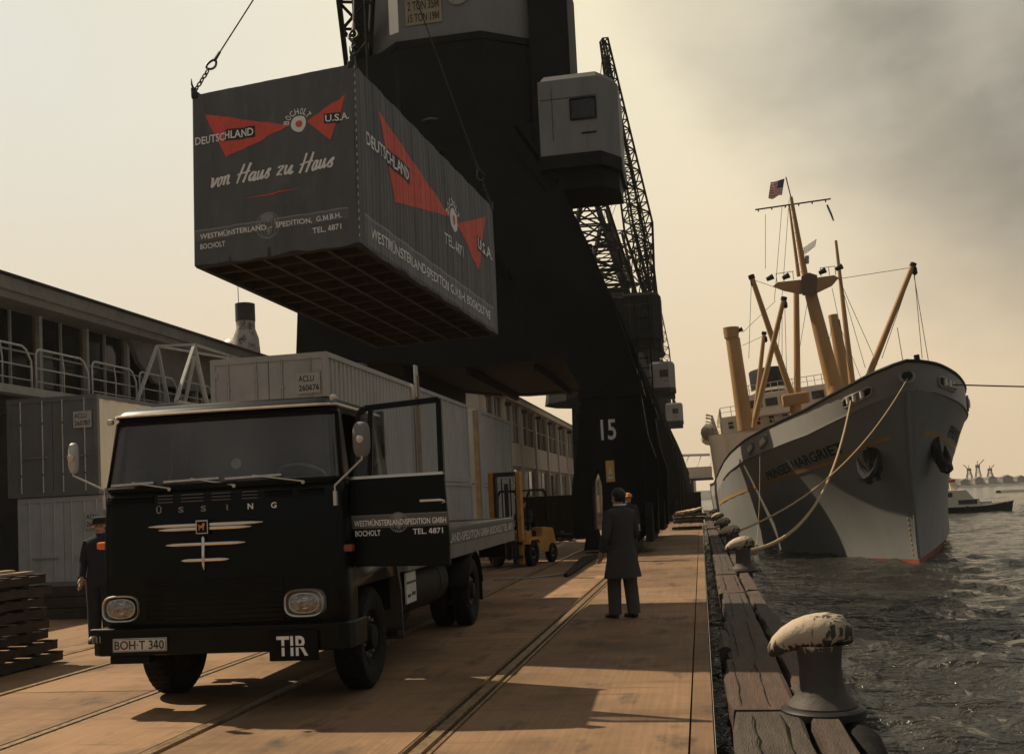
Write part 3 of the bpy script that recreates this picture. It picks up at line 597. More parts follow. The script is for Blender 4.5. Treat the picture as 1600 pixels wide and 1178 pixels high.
# open door: hinged at the front pillar, swung out square to the cab
DR = MB().prism([(0, 1.24), (.945, 1.215), (.95, 1.5), (.935, 1.78), (.925, 2.02), (.93, 2.055), (.0, 2.06)], lambda a, b: Vector((a, -.02, b)), lambda a, b: Vector((a, .035, b))).build('door', TRUCK, TRK, bevel=0.012, loc=(1.155, .36, 0), rot=(0, 0, R(-3)))
def dq(name, poly, m, y=-.028, par=None): return MB().prism(poly, lambda a, b: Vector((a, y, b)), lambda a, b: Vector((a, -.02 if y < -.02 else .03, b))).build(name, m, par or DR)
fmb = MB()
for p, q in (((.03, 2.06), (.135, 2.66)), ((.135, 2.66), (.19, 2.70)), ((.19, 2.70), (.905, 2.735)), ((.905, 2.745), (.90, 2.06))): fmb.bar((p[0], .0, p[1]), (q[0], .0, q[1]), .05, .055, up=(0, 1, 0))
fmb.bar((.215, .0, 2.06), (.245, .0, 2.70), .045, .03, up=(0, 1, 0)).build('window_frame', TRUCK, DR)
MB().add([(.05, .005, 2.06), (.89, .005, 2.06), (.89, .005, 2.72), (.14, .005, 2.68)], [(0, 1, 2, 3)]).build('window_pane', CG, DR, recalc=False)
MB().bar((.02, -.032, 2.055), (.92, -.032, 2.06), .018, .026).build('sill_trim', CHROME, DR)
MB().prism([(.0, 1.835), (.94, 1.835), (.94, 1.845), (0, 1.845)], lambda a, b: Vector((a, -.035, b)), lambda a, b: Vector((a, -.0215, b))).build('crease', TRUCK, DR)
MB().tube([(.69, -.03, 1.815), (.70, -.05, 1.815), (.89, -.05, 1.815), (.915, -.045, 1.81), (.92, -.035, 1.795), (.90, -.03, 1.787)], [.012, .015, .014, .012, .010, .008], 8).build('handle', CHROME, DR, smooth=True)
def dr(u, v): return Vector((u, -.0235, v))
def dr2(u, v): return Vector((u, -.026, v))
bnd = flat('door_band', rect2d(.0, .945, 1.585, 1.70), dr, mat('door_band_grey', (0.10, 0.10, 0.095), 0.5, var=0.15), DR)
flat('band_edge', rect2d(.0, .945, 1.70, 1.706), dr, GREYLET, DR)
flat('door_globe', globe2d(.475, 1.63, .092), lambda u, v: Vector((u, -.0255, v)), GREYLET, DR)
flat('door_lettering', text2d('WESTMÜNSTERLAND-SPEDITION GMBH', .05, .93, 1.605, 1.672, bold=.015), lambda u, v: Vector((u, -.0275, v)), WHITEP, DR)
flat('door_lettering', text2d('BOCHOLT', .055, .30, 1.515, 1.567, bold=.015), dr2, WHITEP, DR)
flat('door_lettering', text2d('TEL. 4871', .61, .895, 1.513, 1.565, bold=.015), dr2, WHITEP, DR)
# wheels
def wheel_parts(x, y, outer, parent, rr=.5, w=.27, name='wheel'):
    mt = Matrix.Translation((x, y, rr)) @ Matrix.Rotation(R(90)*outer, 4, 'Y')
    h = w/2
    ty = MB().lathe([(rr*.56, -h*.8), (rr*.70, -h), (rr*.90, -h), (rr*.98, -h*.75), (rr, -h*.55), (rr, h*.55), (rr*.98, h*.75), (rr*.90, h), (rr*.70, h), (rr*.56, h*.8)], 40, mt, cap=False)
    for q in range(44):
        a = 2*math.pi*q/44
        for s_ in (-1, 1):
            ty.add([mt @ Vector((rr*k_*math.cos(a+d), rr*k_*math.sin(a+d), s_*h*z_)) for d in (-.035, .035) for k_, z_ in ((1.0, .12), (1.014, .12), (1.014, .62), (.985, .76))], [(0, 1, 2, 3), (4, 7, 6, 5), (1, 5, 6, 2), (2, 6, 7, 3)])
    wh = ty.build(name, RUBBER, parent, smooth=True)
    MB().lathe([(rr*.57, h*.75), (rr*.55, h*.85), (rr*.50, h*.5), (rr*.30, h*.25), (rr*.26, h*.7), (rr*.22, h*1.05), (0, h*1.1)], 28, mt, cap=False).build('rim', CHASS, wh, smooth=True)
    MB().lathe([(rr*.56, -h*.8), (0.0, -h*.5)], 20, mt, cap=False).build('inner_rim', CHASS, wh)
    mb_ = MB()
    for q in range(10):
        a = 2*math.pi*q/10; p = Vector((rr*.37*math.cos(a), rr*.37*math.sin(a), h*.3)); mb_.tube([mt @ p, mt @ (p+Vector((0, 0, h*.4)))], .016, 6)
    mb_.build('wheel_nuts', CHROMED, wh)
    return wh
for x, s_ in ((-.98, -1), (.98, 1)): wheel_parts(x, 1.12, s_, TRK, .5, .28)
for x, s_ in ((-1.06, -1), (-.74, -1), (.74, 1), (1.06, 1)): wheel_parts(x, 6.15, s_, TRK, .5, .26)
# chassis, flatbed, mudguards, tank
MB().box(-.45, -.37, .25, 10.1, .80, 1.04).build('chassis_rail', CHASS, TRK); MB().box(.37, .45, .25, 10.1, .80, 1.04).build('chassis_rail', CHASS, TRK)
MB().bar((-.95, 1.12, .5), (.95, 1.12, .5), .12).build('front_axle', CHASS, TRK); MB().tube([(-.95, 6.15, .5), (-.2, 6.15, .5), (0, 6.15, .5), (.2, 6.15, .5), (.95, 6.15, .5)], [.08, .1, .24, .1, .08], 12).build('rear_axle', CHASS, TRK)
MB().box(-.35, .35, .3, 2.6, .55, 1.1).build('engine_block', CHASS, TRK, bevel=0.05)
BEDM = mat('bed_rail_grey', (0.15, 0.15, 0.142), 0.6, var=0.25, scale=3, col2=(0.08, 0.07, 0.06), thr=(0.55, 0.8))
for s_ in (-1, 1):
    br = MB().box(s_*1.2-.03, s_*1.2+.03, 2.15, 10.3, 1.06, 1.49).build('bed_side_rail', BEDM, TRK, bevel=0.01)
    if s_ > 0:
        flat('rail_band', rect2d(2.2, 10.25, 1.24, 1.45), lambda u, v: Vector((1.2325, u, v)), mat('rail_band_dark', (0.07, 0.07, 0.068), 0.6, var=0.2), br)
        flat('rail_lettering', text2d('WESTMÜNSTERLAND-SPEDITION GMBH BOCHOLT TEL. 4871', 2.4, 10.05, 1.27, 1.42, bold=.015), lambda u, v: Vector((1.235, u, v)), DIRTW, br)
MB().box(-1.17, 1.17, 10.24, 10.3, 1.06, 1.49).build('bed_tail_rail', BEDM, TRK); MB().box(-1.17, 1.17, 2.15, 2.21, 1.06, 1.49).build('bed_head_rail', BEDM, TRK)
pm_ = MB().box(-.112, .112, 2.22, 10.23, 1.40, 1.47).mesh('bed_plank'); pm_.materials.append(CHASS)
for i in range(10): link('bed_plank', pm_, TRK, (-1.03+i*.229, 0, random.uniform(-.006, .006)))
cm_ = MB().box(-1.16, 1.16, -.05, .05, 1.05, 1.39).mesh('cross_member'); cm_.materials.append(CHASS)
for i in range(12): link('cross_member', cm_, TRK, (0, 2.6+i*.66, 0))
for s_ in (-1, 1):
    arc = [(math.cos(a), math.sin(a)) for a in [math.pi*(0.05+.9*i/14) for i in range(15)]]
    MB().loft([[Vector((s_*1.23, 6.15+.60*c, .5+.58*d)) for c, d in arc], [Vector((s_*.58, 6.15+.60*c, .5+.58*d)) for c, d in arc]], closed=False).build('rear_mudguard', CHASS, TRK, smooth=True).modifiers.new('t', 'SOLIDIFY').thickness = .012
    MB().box(s_*.6, s_*1.2, 6.80, 6.82, .3, .62).build('mud_flap', RUBBER, TRK)
    MB().prism([(1.66, 1.20), (1.86, 1.20), (1.96, .9), (1.98, .36), (1.955, .36), (1.90, .9), (1.78, 1.15), (1.66, 1.17)], lambda a, b: Vector((s_*.75, a, b)), lambda a, b: Vector((s_*1.2, a, b))).build('front_mudguard', mat('mudguard_dusty', (0.05, 0.045, 0.038), .7, var=.4, scale=5), TRK)
    MB().box(s_*1.0, s_*1.19, 1.75, 2.0, .42, .47).build('cab_step', CHASS, TRK)
tk = MB().tube([(.86, 2.15, .80), (.86, 2.18, .80), (.86, 4.55, .80), (.86, 4.58, .80)], [.24, .30, .30, .24], 20).build('fuel_tank', CHASS, TRK, smooth=True)
for y in (2.6, 4.1): MB().tube([Vector((.86+.305*math.cos(a), y, .80+.305*math.sin(a))) for a in [2*math.pi*i/24 for i in range(24)]], .014, 5, closed=True).build('tank_strap', STEEL, tk, smooth=True)
MB().tube([(.98, 3.3, 1.02), (1.1, 3.5, 1.12), (1.14, 3.72, 1.20), (1.14, 3.8, 1.215)], [.045, .045, .045, .055], 10).build('filler_pipe', CHROMED, tk, smooth=True)
MB().tube([(.72, 2.05, .47), (.72, 3.6, .47)], .13, 14).build('air_tank', CHASS, TRK, smooth=True)
pc = MB().box(1.165, 1.185, 2.22, 2.66, .70, 1.04).build('placard', DIRTW, TRK)
flat('placard_line', rect2d(2.22, 2.66, .915, .94), lambda u, v: Vector((1.1875, u, v)), DARKLET, pc)
flat('placard_print', rect2d(2.26, 2.40, .765, .80), lambda u, v: Vector((1.1875, u, v)), DARKLET, pc)
flat('placard_print', rect2d(2.45, 2.62, .775, .815), lambda u, v: Vector((1.1875, u, v)), DARKLET, pc)
MB().box(.42, .95, 4.7, 5.45, .62, 1.03).build('tool_box', CHASS, TRK, bevel=0.02)
MB().box(.6, 1.1, 9.9, 10.0, .78, 1.02).box(-1.1, -.6, 9.9, 10.0, .78, 1.02).build('rear_lamp_bar', CHASS, TRK)

# ------------------------------------------------------------------ hanging container under a tarpaulin
CW, CL, CHT = 2.44, 6.06, 2.44
CT = thing('hanging_container', 'grey tarpaulin container with red arrow artwork hanging from the crane', 'container', (-6.6366, 12.9288, 5.2333))
CT.rotation_euler = (-0.05323, -0.01513, -0.10501)
def dE(u, v):
    e = min(min(u, CW-u)/.25, .15+(CHT-v)/.35); e = min(1, max(0, e))
    return .012 + e*(.016*math.sin(u*9+1.2*v+.6)+.011*math.sin(u*21-2.2*v+math.sin(v*3))+.006*math.sin(u*43+1.5*v))*(0.5+.5*(v/CHT)) + .02*math.sin(math.pi*min(1, max(0, v/CHT)))
def dS(u, v):
    e = min(1, max(0, min(u, CL-u)/.15))
    return .012 + e*(.0032*math.sin(u*2*math.pi/.118+.35*math.sin(u*2.1))+.008*math.sin(u*2*math.pi/.71+v*.5)+.003*math.sin(u*2*math.pi/.23+v))+.015*math.sin(math.pi*min(1, max(0, v/CHT)))
def ef(off): return lambda u, v: Vector((u, -dE(u, v)-off, v))
def sf(off): return lambda u, v: Vector((CW+dS(u, v)+off, u, v))
def surf(fn, U, nu, nv, v0=lambda u: 0.0, v1=CHT):
    mb_ = MB(); rows = []
    for j in range(nv+1): rows.append([fn(U*i/nu, v0(U*i/nu)+(v1-v0(U*i/nu))*j/nv) for i in range(nu+1)])
    return mb_.loft(rows, closed=False)
hem = lambda u: -.03+.014*math.sin(u*5.3)+.010*math.sin(u*13.1+1)
te = surf(ef(0), CW, 110, 16, hem).build('end_tarpaulin', TARP, CT, smooth=True, angle=180, recalc=False)
ts = surf(sf(0), CL, 420, 12, hem).build('side_tarpaulin', TARP, CT, smooth=True, angle=180, recalc=False)
MB().add([(-.012, 0, -.03), (-.012, CL, -.03), (-.012, CL, CHT), (-.012, 0, CHT)], [(0, 1, 2, 3)]).build('side_tarpaulin', TARP, CT)
MB().add([(0, CL+.01, -.03), (CW, CL+.01, -.03), (CW, CL+.01, CHT), (0, CL+.01, CHT)], [(0, 1, 2, 3)]).build('end_tarpaulin', TARP, CT)
mb = MB(); rr_ = []
for i in range(25):
    y = CL*i/24; rr_.append([Vector((CW*j/8, y, CHT-.03+.02*math.sin(math.pi*j/8)-(.008*abs(math.sin(y*2.6)) if 0 < j < 8 else .0))) for j in range(9)])
mb.loft(rr_, closed=False).build('roof_tarpaulin', TARP, CT, smooth=True, recalc=False)
for x in (0.0, CW):
    for y in (0.0, CL):
        MB().tube([(x, y, -.02), (x, y, CHT+.01)], .022, 8).build('corner_post', TARP, CT, smooth=True)
        MB().box(x-.07 if x else x-.03, x+.03 if x else x+.07, y-.03 if not y else y-.07, y+.07 if not y else y+.03, CHT-.05, CHT+.045).build('corner_casting', STEEL, CT, bevel=0.012)
# underside frame
FRM = MB().box(.02, CW-.02, .02, CL-.02, .10, .13).build('floor', UNDER, CT)
for x in (.04, CW-.04): MB().box(x-.04, x+.04, .0, CL, -.045, .10).build('bottom_side_rail', UNDER, CT)
for y in (.04, CL-.04): MB().box(.08, CW-.08, y-.04, y+.04, -.045, .10).build('bottom_end_rail', UNDER, CT)
xm = MB().box(.081, CW-.081, -.028, .028, -.02, .099).mesh('cross_member'); xm.materials.append(UNDER)
for i in range(1, 13): link('cross_member', xm, FRM, (0, CL*i/13, 0))
lm_ = MB().box(-.022, .022, .082, CL-.082, -.034, -.021).mesh('long_member'); lm_.materials.append(mat('floor_stringer', (0.09, 0.082, 0.07), 0.7, var=0.3))
for x in (.5, .98, 1.46, 1.94): link('long_member', lm_, FRM, (x, 0, 0))
# artwork, end face
ce = [i*.022 for i in range(1, 111)]
T_ = lambda *p: (list(p), [tuple(range(len(p)))])
flat('artwork_arrow', T_((.17, 2.13), (.52, 1.44), (1.50, 1.73)), ef(.005), REDP, te, ce)
flat('artwork_arrow', T_((1.76, 1.74), (2.10, 1.42), (2.33, 2.03)), ef(.005), REDP, te, ce)
flat('artwork_box', rect2d(.50, .965, 1.665, 1.83), ef(.008), DARKLET, te, ce)
flat('artwork_box', rect2d(2.02, 2.24, 1.655, 1.795), ef(.008), DARKLET, te, ce)
flat('artwork_lettering', text2d('DEUTSCHLAND', .035, .94, 1.69, 1.805, bold=.02), ef(.011), WHITEP, te, ce)
flat('artwork_lettering', text2d('U.S.A.', 2.04, 2.38, 1.675, 1.775, bold=.02), ef(.011), WHITEP, te, ce)
flat('artwork_disc', circ(1.63, 1.74, .115), ef(.007), WHITEP, te, ce); flat('artwork_dot', circ(1.63, 1.74, .048), ef(.010), REDP, te, ce)
def arctext(s, cx, cy, r, a0, a1, h, fn, par, m, cuts=None):
    n = len(s); ps = []
    for i, ch in enumerate(s):
        a = R(a0+(a1-a0)*i/(n-1)); v_, f_ = text2d(ch, -h*.32, h*.32, 0, h, bold=.02)
        ps.append(([(cx+(r+y)*math.cos(a)+x*math.sin(a), cy+(r+y)*math.sin(a)-x*math.cos(a)) for x, y in v_], f_))
    flat('artwork_lettering', merge2d(*ps), fn, m, par, cuts)
arctext('BOCHOLT', 1.63, 1.735, .14, 168, 32, .085, ef(.008), te, WHITEP)
GL = {'v': ([[(0, .95), (.13, 1), (.22, .5), (.3, 0), (.5, .5), (.6, 1), (.75, .8)]], .72), 'o': ([[(.35, 1), (.1, .75), (.05, .35), (.22, .02), (.45, .2), (.55, .6), (.35, 1), (.5, .85), (.75, .9)]], .75), 'n': ([[(.05, 1), (.05, 0)], [(.05, .55), (.25, .95), (.45, .9), (.45, .2), (.55, .02), (.72, .2)]], .78),
      'H': ([[(.18, 2.0), (.12, 1.0), (0, -.1)], [(.85, 2.05), (.78, 1.0), (.68, -.1)], [(-.25, .85), (.4, .98), (1.05, 1.12)]], 1.08), 'a': ([[(.5, .85), (.25, 1), (.05, .5), (.18, .02), (.4, .3), (.52, .95)], [(.52, 1), (.5, .2), (.6, .02), (.78, .3)]], .8), 'u': ([[(.02, 1), (.02, .3), (.15, .02), (.35, .25), (.5, .95)], [(.5, 1), (.5, .2), (.6, .02), (.78, .3)]], .8), 's': ([[(.0, .2), (.3, .95), (.42, .9), (.3, .6), (.45, .3), (.3, .02), (.05, .12)]], .6), 'z': ([[(.0, .8), (.1, .97), (.5, .95), (.28, .5), (.02, .05), (.25, .1), (.6, .02)]], .75)}
def script(s_, u0, u1, v0, xh, shear, wd):
    ps = []; x = 0
    for ch in s_:
        if ch == ' ': x += .75; continue
        for st_ in GL[ch][0]:
            P_ = []
            for i_ in range(len(st_)-1):                          # smooth the stroke
                p0, p1, p2, p3 = st_[max(i_-1, 0)], st_[i_], st_[i_+1], st_[min(i_+2, len(st_)-1)]
                for q in range(4):
                    t = q/4; P_.append(tuple(.5*(2*p1[c]+(p2[c]-p0[c])*t+(2*p0[c]-5*p1[c]+4*p2[c]-p3[c])*t*t+(3*p1[c]-p0[c]-3*p2[c]+p3[c])*t**3) for c in (0, 1)))
            P_.append(st_[-1]); ps.append([(x+a+shear*b, b) for a, b in P_])
        x += GL[ch][1]+.06
    k_ = (u1-u0)/x; parts = []
    for P_ in ps:
        vs_ = []
        for i_, (a, b) in enumerate(P_):
            c, d = P_[max(i_-1, 0)]; e, f = P_[min(i_+1, len(P_)-1)]; dx, dy = e-c, f-d; l_ = math.hypot(dx, dy) or 1; w_ = wd*(.6+.4*abs(dy)/l_)/2
            vs_ += [(u0+(a-dy/l_*w_)*k_, v0+(b+dx/l_*w_)*xh), (u0+(a+dy/l_*w_)*k_, v0+(b-dx/l_*w_)*xh)]
        parts.append((vs_, [(2*i_, 2*i_+1, 2*i_+3, 2*i_+2) for i_ in range(len(P_)-1)]))
    return merge2d(*parts)
flat('artwork_lettering', script('von Haus zu Haus', .24, 2.13, 1.05, .125, .32, .24), ef(.008), WHITEP, te, ce)
flat('artwork_line', T_((.74, .815), (1.2, .805), (1.66, .838), (1.2, .828)), ef(.007), REDP, te, ce)
flat('artwork_band', rect2d(.0, 2.32, .315, .455), ef(.004), mat('tarp_band_dim', (0.135, 0.135, 0.132), .62, var=.2), te, ce)
flat('band_edge', rect2d(.0, 2.32, .455, .472), ef(.005), TARPB, te, ce)
flat('artwork_globe', globe2d(1.13, .395, .185), ef(.006), GREYLET, te, ce)
flat('artwork_lettering', text2d('WESTMÜNSTERLAND  -  SPEDITION,  G.M.B.H.', .09, 2.23, .325, .425, bold=.015), ef(.011), WHITEP, te, ce)
flat('artwork_lettering', text2d('BOCHOLT', .09, .47, .195, .27, bold=.015), ef(.008), WHITEP, te, ce)
flat('artwork_lettering', text2d('TEL. 4871', 1.79, 2.22, .185, .262, bold=.015), ef(.008), WHITEP, te, ce)
# artwork, long side
cs = [i*.0145 for i in range(1, 418)]
flat('artwork_arrow', T_((.74, 2.11), (1.25, .94), (3.60, 1.47)), sf(.004), REDP, ts, cs)
flat('artwork_arrow', T_((3.93, 1.45), (5.0, .93), (5.6, 2.10)), sf(.004), REDP, ts, cs)
flat('artwork_box', rect2d(1.02, 1.86, 1.41, 1.66), sf(.007), DARKLET, ts, cs)
flat('artwork_lettering', text2d('DEUTSCHLAND', .30, 1.80, 1.44, 1.63, bold=.02), sf(.010), WHITEP, ts, cs)
flat('artwork_box', rect2d(4.98, 5.50, 1.29, 1.56), sf(.007), DARKLET, ts, cs)
flat('artwork_lettering', text2d('U.S.A.', 5.0, 5.82, 1.32, 1.54, bold=.02), sf(.010), WHITEP, ts, cs)
flat('artwork_disc', circ(3.76, 1.46, .20), sf(.006), WHITEP, ts, cs); flat('artwork_dot', circ(3.76, 1.46, .085), sf(.009), REDP, ts, cs)
arctext('BOCHOLT', 3.76, 1.46, .235, 168, 32, .13, sf(.008), ts, WHITEP)
flat('artwork_lettering', text2d('TEL. 4871', 3.30, 4.20, .93, 1.12, bold=.015), sf(.008), WHITEP, ts, cs)
flat('artwork_band', rect2d(.16, 5.80, .03, .40), sf(.003), mat('tarp_band_mid', (0.17, 0.17, 0.165), .62, var=.18), ts, cs)
flat('band_edge', rect2d(.16, 5.80, .40, .435), sf(.004), TARPB, ts, cs)
flat('artwork_lettering', text2d('WESTMÜNSTERLAND-SPEDITION G.M.B.H. BOCHOLT WE', .38, 5.62, .15, .34, bold=.015), sf(.009), WHITEP, ts, cs)
mb = MB()
for i in range(22):
    z = .05+i*.11; mb.tube([(CW+.03, -.028, z), (CW+.035, -.03, z+.04)], .007, 5)
mb.build('lacing', DIRTW, CT)
# slings, hook block, hoist rope
HOOK = Vector((-5.0, 15.85, 13.0))
CM = Matrix.Translation((-6.6366, 12.9288, 5.2333)) @ Matrix.Rotation(-0.10501, 4, 'Z') @ Matrix.Rotation(-0.01513, 4, 'Y') @ Matrix.Rotation(-0.05323, 4, 'X')
slab = {(0, 0): 'wire sling with shackle and chain at the near left container corner', (1, 0): 'wire sling rising from the near right container corner', (1, 1): 'wire sling with swivel hook at the far right container corner', (0, 1): 'wire sling at the hidden far left container corner'}
for (i, j), lab in slab.items():
    c = CM @ Vector((CW*i, CL*j, CHT+.05)); d = (HOOK-c).normalized(); sg = thing('lifting_sling', lab, 'sling', tuple(c), 0, 'slings holding the hanging container')
    p = lambda t: d*t
    sd = d.cross(Vector((0, 1, 0))).normalized(); nn_ = d.cross(sd)
    for k in range(5):
        ax = sd if k % 2 else nn_; q0 = .08+k*.085
        MB().tube([p(q0) + (d*(.052*math.cos(a)) + ax*(.026*math.sin(a))) for a in [2*math.pi*t/14 for t in range(14)]], .011, 6, closed=True).build('chain_link', STEEL, sg, smooth=True)
    q0 = .56
    MB().tube([p(q0)+d*(.10*math.cos(a)+.02)+sd*(.062*math.sin(a)*(1-.35*math.cos(a))) for a in [2*math.pi*t/18 for t in range(18)]], .017, 7, closed=True).build('thimble_eye', STEEL, sg, smooth=True)
    MB().tube([p(.66), p(.84)], [.026, .02], 8).build('ferrule', STEEL, sg, smooth=True)
    MB().tube([p(.8), HOOK-c], .0125, 6).build('wire', WIRE, sg, smooth=True)
    MB().tube([(.0, 0, .03), (-.03, 0, .12), (-.035, 0, .2)], [.02, .014, .005], 6).box(-.035, .035, -.02, .02, -.06, .06).build('corner_lug', STEEL, sg)
hb = thing('hook_block', 'steel crane hook block above the hanging container', 'hook', tuple(HOOK))
MB().tube([(0, 0, .0), (.1, 0, .05), (.12, 0, .18), (0, 0, .3), (0, 0, .55)], [.03, .05, .05, .045, .05], 10).build('hook', STEEL, hb, smooth=True)
MB().box(-.18, .18, -.12, .12, .5, 1.15).build('block', BLACK, hb, bevel=0.04)

# ------------------------------------------------------------------ quay cranes
def lattice(corners0, corners1, n, w, wb, mb=None, diag=True, faces=((0, 1), (1, 2), (2, 3), (3, 0))):
    """four-chord lattice between two quads, n bays"""
    mb = mb or MB(); c0 = [Vector(c) for c in corners0]; c1 = [Vector(c) for c in corners1]
    for a, b in zip(c0, c1): mb.bar(a, b, w)
    for i in range(n+1):
        q = [a.lerp(b, i/n) for a, b in zip(c0, c1)]
        for a, b in faces: mb.bar(q[a], q[b], wb)
        if i < n and diag:
            q2 = [a.lerp(b, (i+1)/n) for a, b in zip(c0, c1)]
            for k, (a, b) in enumerate(faces):
                if (i+k) % 2: a, b = b, a
                mb.bar(q[a], q2[b], wb)
    return mb
def quad(c, ax, ay): c = Vector(c); ax = Vector(ax); ay = Vector(ay); return [c-ax-ay, c+ax-ay, c+ax+ay, c-ax+ay]
def crane(y0, slew, label, mark, detail=True, jibtip=None, jibfoot=None, house=True, pw=1.0):
    gx = lambda a: a if a > -1.4 else -1.4+(a+1.4)*pw
    """semi-portal quay crane; local origin on the waterside rail, y0 = near leg"""
    K = thing('quay_crane', label, 'crane', (RX[4], y0, 0), 0, 'portal cranes along the quay')
    P = lambda *a: Vector(a)
    for yy, nm in ((0.0, 'n'), (10.6, 'f')):
        # foot: arched plate frame straddling the rail, then a tapering leg leaning towards the land
        foot = [(-1.57, 5.5), (-1.78, 3.6), (-2.06, 2.2), (-2.12, .55), (-1.45, .55), (-1.42, 2.2), (-1.2, 2.75), (-1.06, 2.2), (-1.02, .55), (.70, .55), (.78, 2.9), (.52, 3.8), (.28, 6.0)]
        ft = MB().prism(foot, lambda a, b: P(a, yy-.45, b), lambda a, b: P(a, yy+.45, b)).build('leg_foot', BLACK, K)
        MB().prism([(-1.72, 5.1), (-1.6, 5.6), (.4, 5.6), (.5, 5.1)], lambda a, b: P(a, yy-.5, b), lambda a, b: P(a, yy+.5, b)).build('foot_flange', BLACK, ft)
        lg = MB().prism([(-1.6, 5.45), (.30, 5.5), (-.38, 8.1), (-1.05, 10.0), (-1.9, 12.1), (-3.4, 14.6), (-6.2, 14.6), (-4.9, 11.5), (-3.0, 8.2)], lambda a, b: P(a, yy-.40, b), lambda a, b: P(a, yy+.40, b)).build('leg', BLACK, K)
        if detail:
            mb = MB()
            for (xa, za), (xb, zb) in (((.30, 5.5), (-.38, 8.1)), ((-.38, 8.1), (-1.05, 10.0)), ((-1.05, 10.0), (-1.9, 12.1)), ((-1.9, 12.1), (-3.4, 14.6))):
                mb.bar((xa+.02, yy-.42, za), (xb+.02, yy-.42, zb), .12, .16, up=(0, 1, 0))
            mb.build('leg_edge_flange', BLACK, lg)
        bg_ = MB().box(-.22, .22, yy-1.6, yy+1.6, .42, .92).box(-.30, .30, yy-.5, yy+.5, .8, 1.3).build('bogie', BLACK, K, bevel=0.05)
        for w in (-1.2, -.4, .4, 1.2):
            MB().lathe([(.05, -.09), (.36, -.09), (.36, -.06), (.32, -.05), (.32, .05), (.36, .06), (.36, .09), (.05, .09)], 22, Matrix.Translation((0, yy+w, .36)) @ Matrix.Rotation(R(90), 4, 'Y')).build('wheel', STEEL, bg_, smooth=True)
        MB().prism([(-1.75, .1), (-1.2, .1), (-1.35, .75), (-1.6, .75)], lambda a, b: P(a, yy-.7, b), lambda a, b: P(a, yy+.7, b)).build('foot_shoe', BLACK, ft)
        for bx in (.48,):
            MB().prism([(yy-1.9, .35), (yy-1.75, 1.1), (yy-1.2, 1.55), (yy+1.2, 1.55), (yy+1.75, 1.1), (yy+1.9, .35)], lambda a, b: P(bx-.12, a, b), lambda a, b: P(bx+.1, a, b)).build('wheel_guard', BLACK, bg_)
    MB().box(-.35, .35, 1.9, 8.7, .75, 1.5).build('sill_beam', BLACK, K)
    # portal platform: front and rear box girders with plated underside
    gird = [(-1.0, 6.5), (-5.2, 6.5), (-6.6, 6.6), (-8.5, 6.9), (-11.3, 7.1), (-11.5, 8.9), (-5.5, 9.4), (-1.3, 9.2)]
    for yy in (-.3, 10.2): MB().prism(gird, lambda a, b: P(gx(a), yy, b), lambda a, b: P(gx(a), yy+.8, b)).build('portal_girder', BLACK, K)
    MB().prism([(-1.1, 6.55), (-5.2, 6.55), (-6.6, 6.65), (-8.5, 6.95), (-11.2, 7.15), (-11.2, 7.5), (-1.1, 7.0)], lambda a, b: P(gx(a), .55, b), lambda a, b: P(gx(a), 10.15, b)).build('portal_deck', BLACK, K)
    for x in map(gx, (-3.2, -5.6, -8.0, -10.2)): MB().box(x-.08, x+.08, .52, 10.18, 6.25, 6.95).build('deck_rib', BLACK, K)
    for yy in (.1, 10.6):
        MB().prism([(-11.5, 9.0), (-10.4, 8.9), (-10.6, 6.2), (-10.9, 5.5), (-11.2, .4), (-11.8, .4), (-11.7, 6.2)], lambda a, b: P(gx(a), yy-.35, b), lambda a, b: P(gx(a), yy+.35, b)).build('land_leg', BLACK, K)
    if pw == 1: 
      for xa, xb in ((-10.4, -9.2),): MB().prism([(xa, 7.0), (xb, 6.9), (xa, 5.6)], lambda a, b: P(a, -.2, b), lambda a, b: P(a, .4, b)).build('gusset_plate', CGREY, K)
    # upper frame carrying the slewing ring
    cx, cy = (-6.4 if pw == 1 else -5.0), 5.3
    MB().lathe([(4.2, 9.0), (3.9, 11.0), (3.3, 13.2), (3.2, 14.6)], 12, Matrix.Translation((cx, cy, 0))).build('pedestal', BLACK, K)
    if detail:
        for i in range(12):
            a = 2*math.pi*i/12
            MB().bar((cx+4.2*math.cos(a), cy+4.2*math.sin(a), 9.0), (cx+3.3*math.cos(a), cy+3.3*math.sin(a), 14.6), .16).build('pedestal_rib', BLACK, K)
    TM = Matrix.Translation((cx, cy, 0)) @ Matrix.Rotation(slew, 4, 'Z')
    T3 = lambda *a: TM @ Vector(a)
    MB().lathe([(3.5, 14.5), (3.8, 14.7), (3.8, 15.3), (3.5, 15.4)], 28, TM).build('slewing_ring', BLACK, K)
    oc = [(-3.1, -2.0), (-1.6, -3.3), (1.5, -3.3), (3.3, -2.0), (3.3, 3.2), (1.8, 4.4), (-1.8, 4.4), (-3.1, 3.2)]
    ht_ = 18.92 if house else 16.3; up_ = 0 if house else -8.0
    MB().prism(oc, lambda a, b: T3(a*1.02, b*1.02, 15.4), lambda a, b: T3(a*1.02, b*1.02, ht_)).build('machinery_base', BLACK, K)
    if house: MB().prism([(3.2, -2.4), (4.6, -1.6), (4.6, 1.2), (3.2, 1.2)], lambda a, b: T3(a, b, 13.6), lambda a, b: T3(a, b, 22)).build('winch_box', BLACK, K)
    if house:
        hs = MB().prism(oc, lambda a, b: T3(a, b, 19.0), lambda a, b: T3(a, b, 23.4)).build('machinery_house', CGREY, K)
        MB().prism(oc, lambda a, b: T3(a*1.05, b*1.05, 18.9), lambda a, b: T3(a*1.05, b*1.05, 19.15)).build('house_skirt', BLACK, hs)
        MB().prism(oc, lambda a, b: T3(a*1.06, b*1.06, 23.4), lambda a, b: T3(a*.7, b*.7, 24.6)).build('house_roof', BLACK, hs)
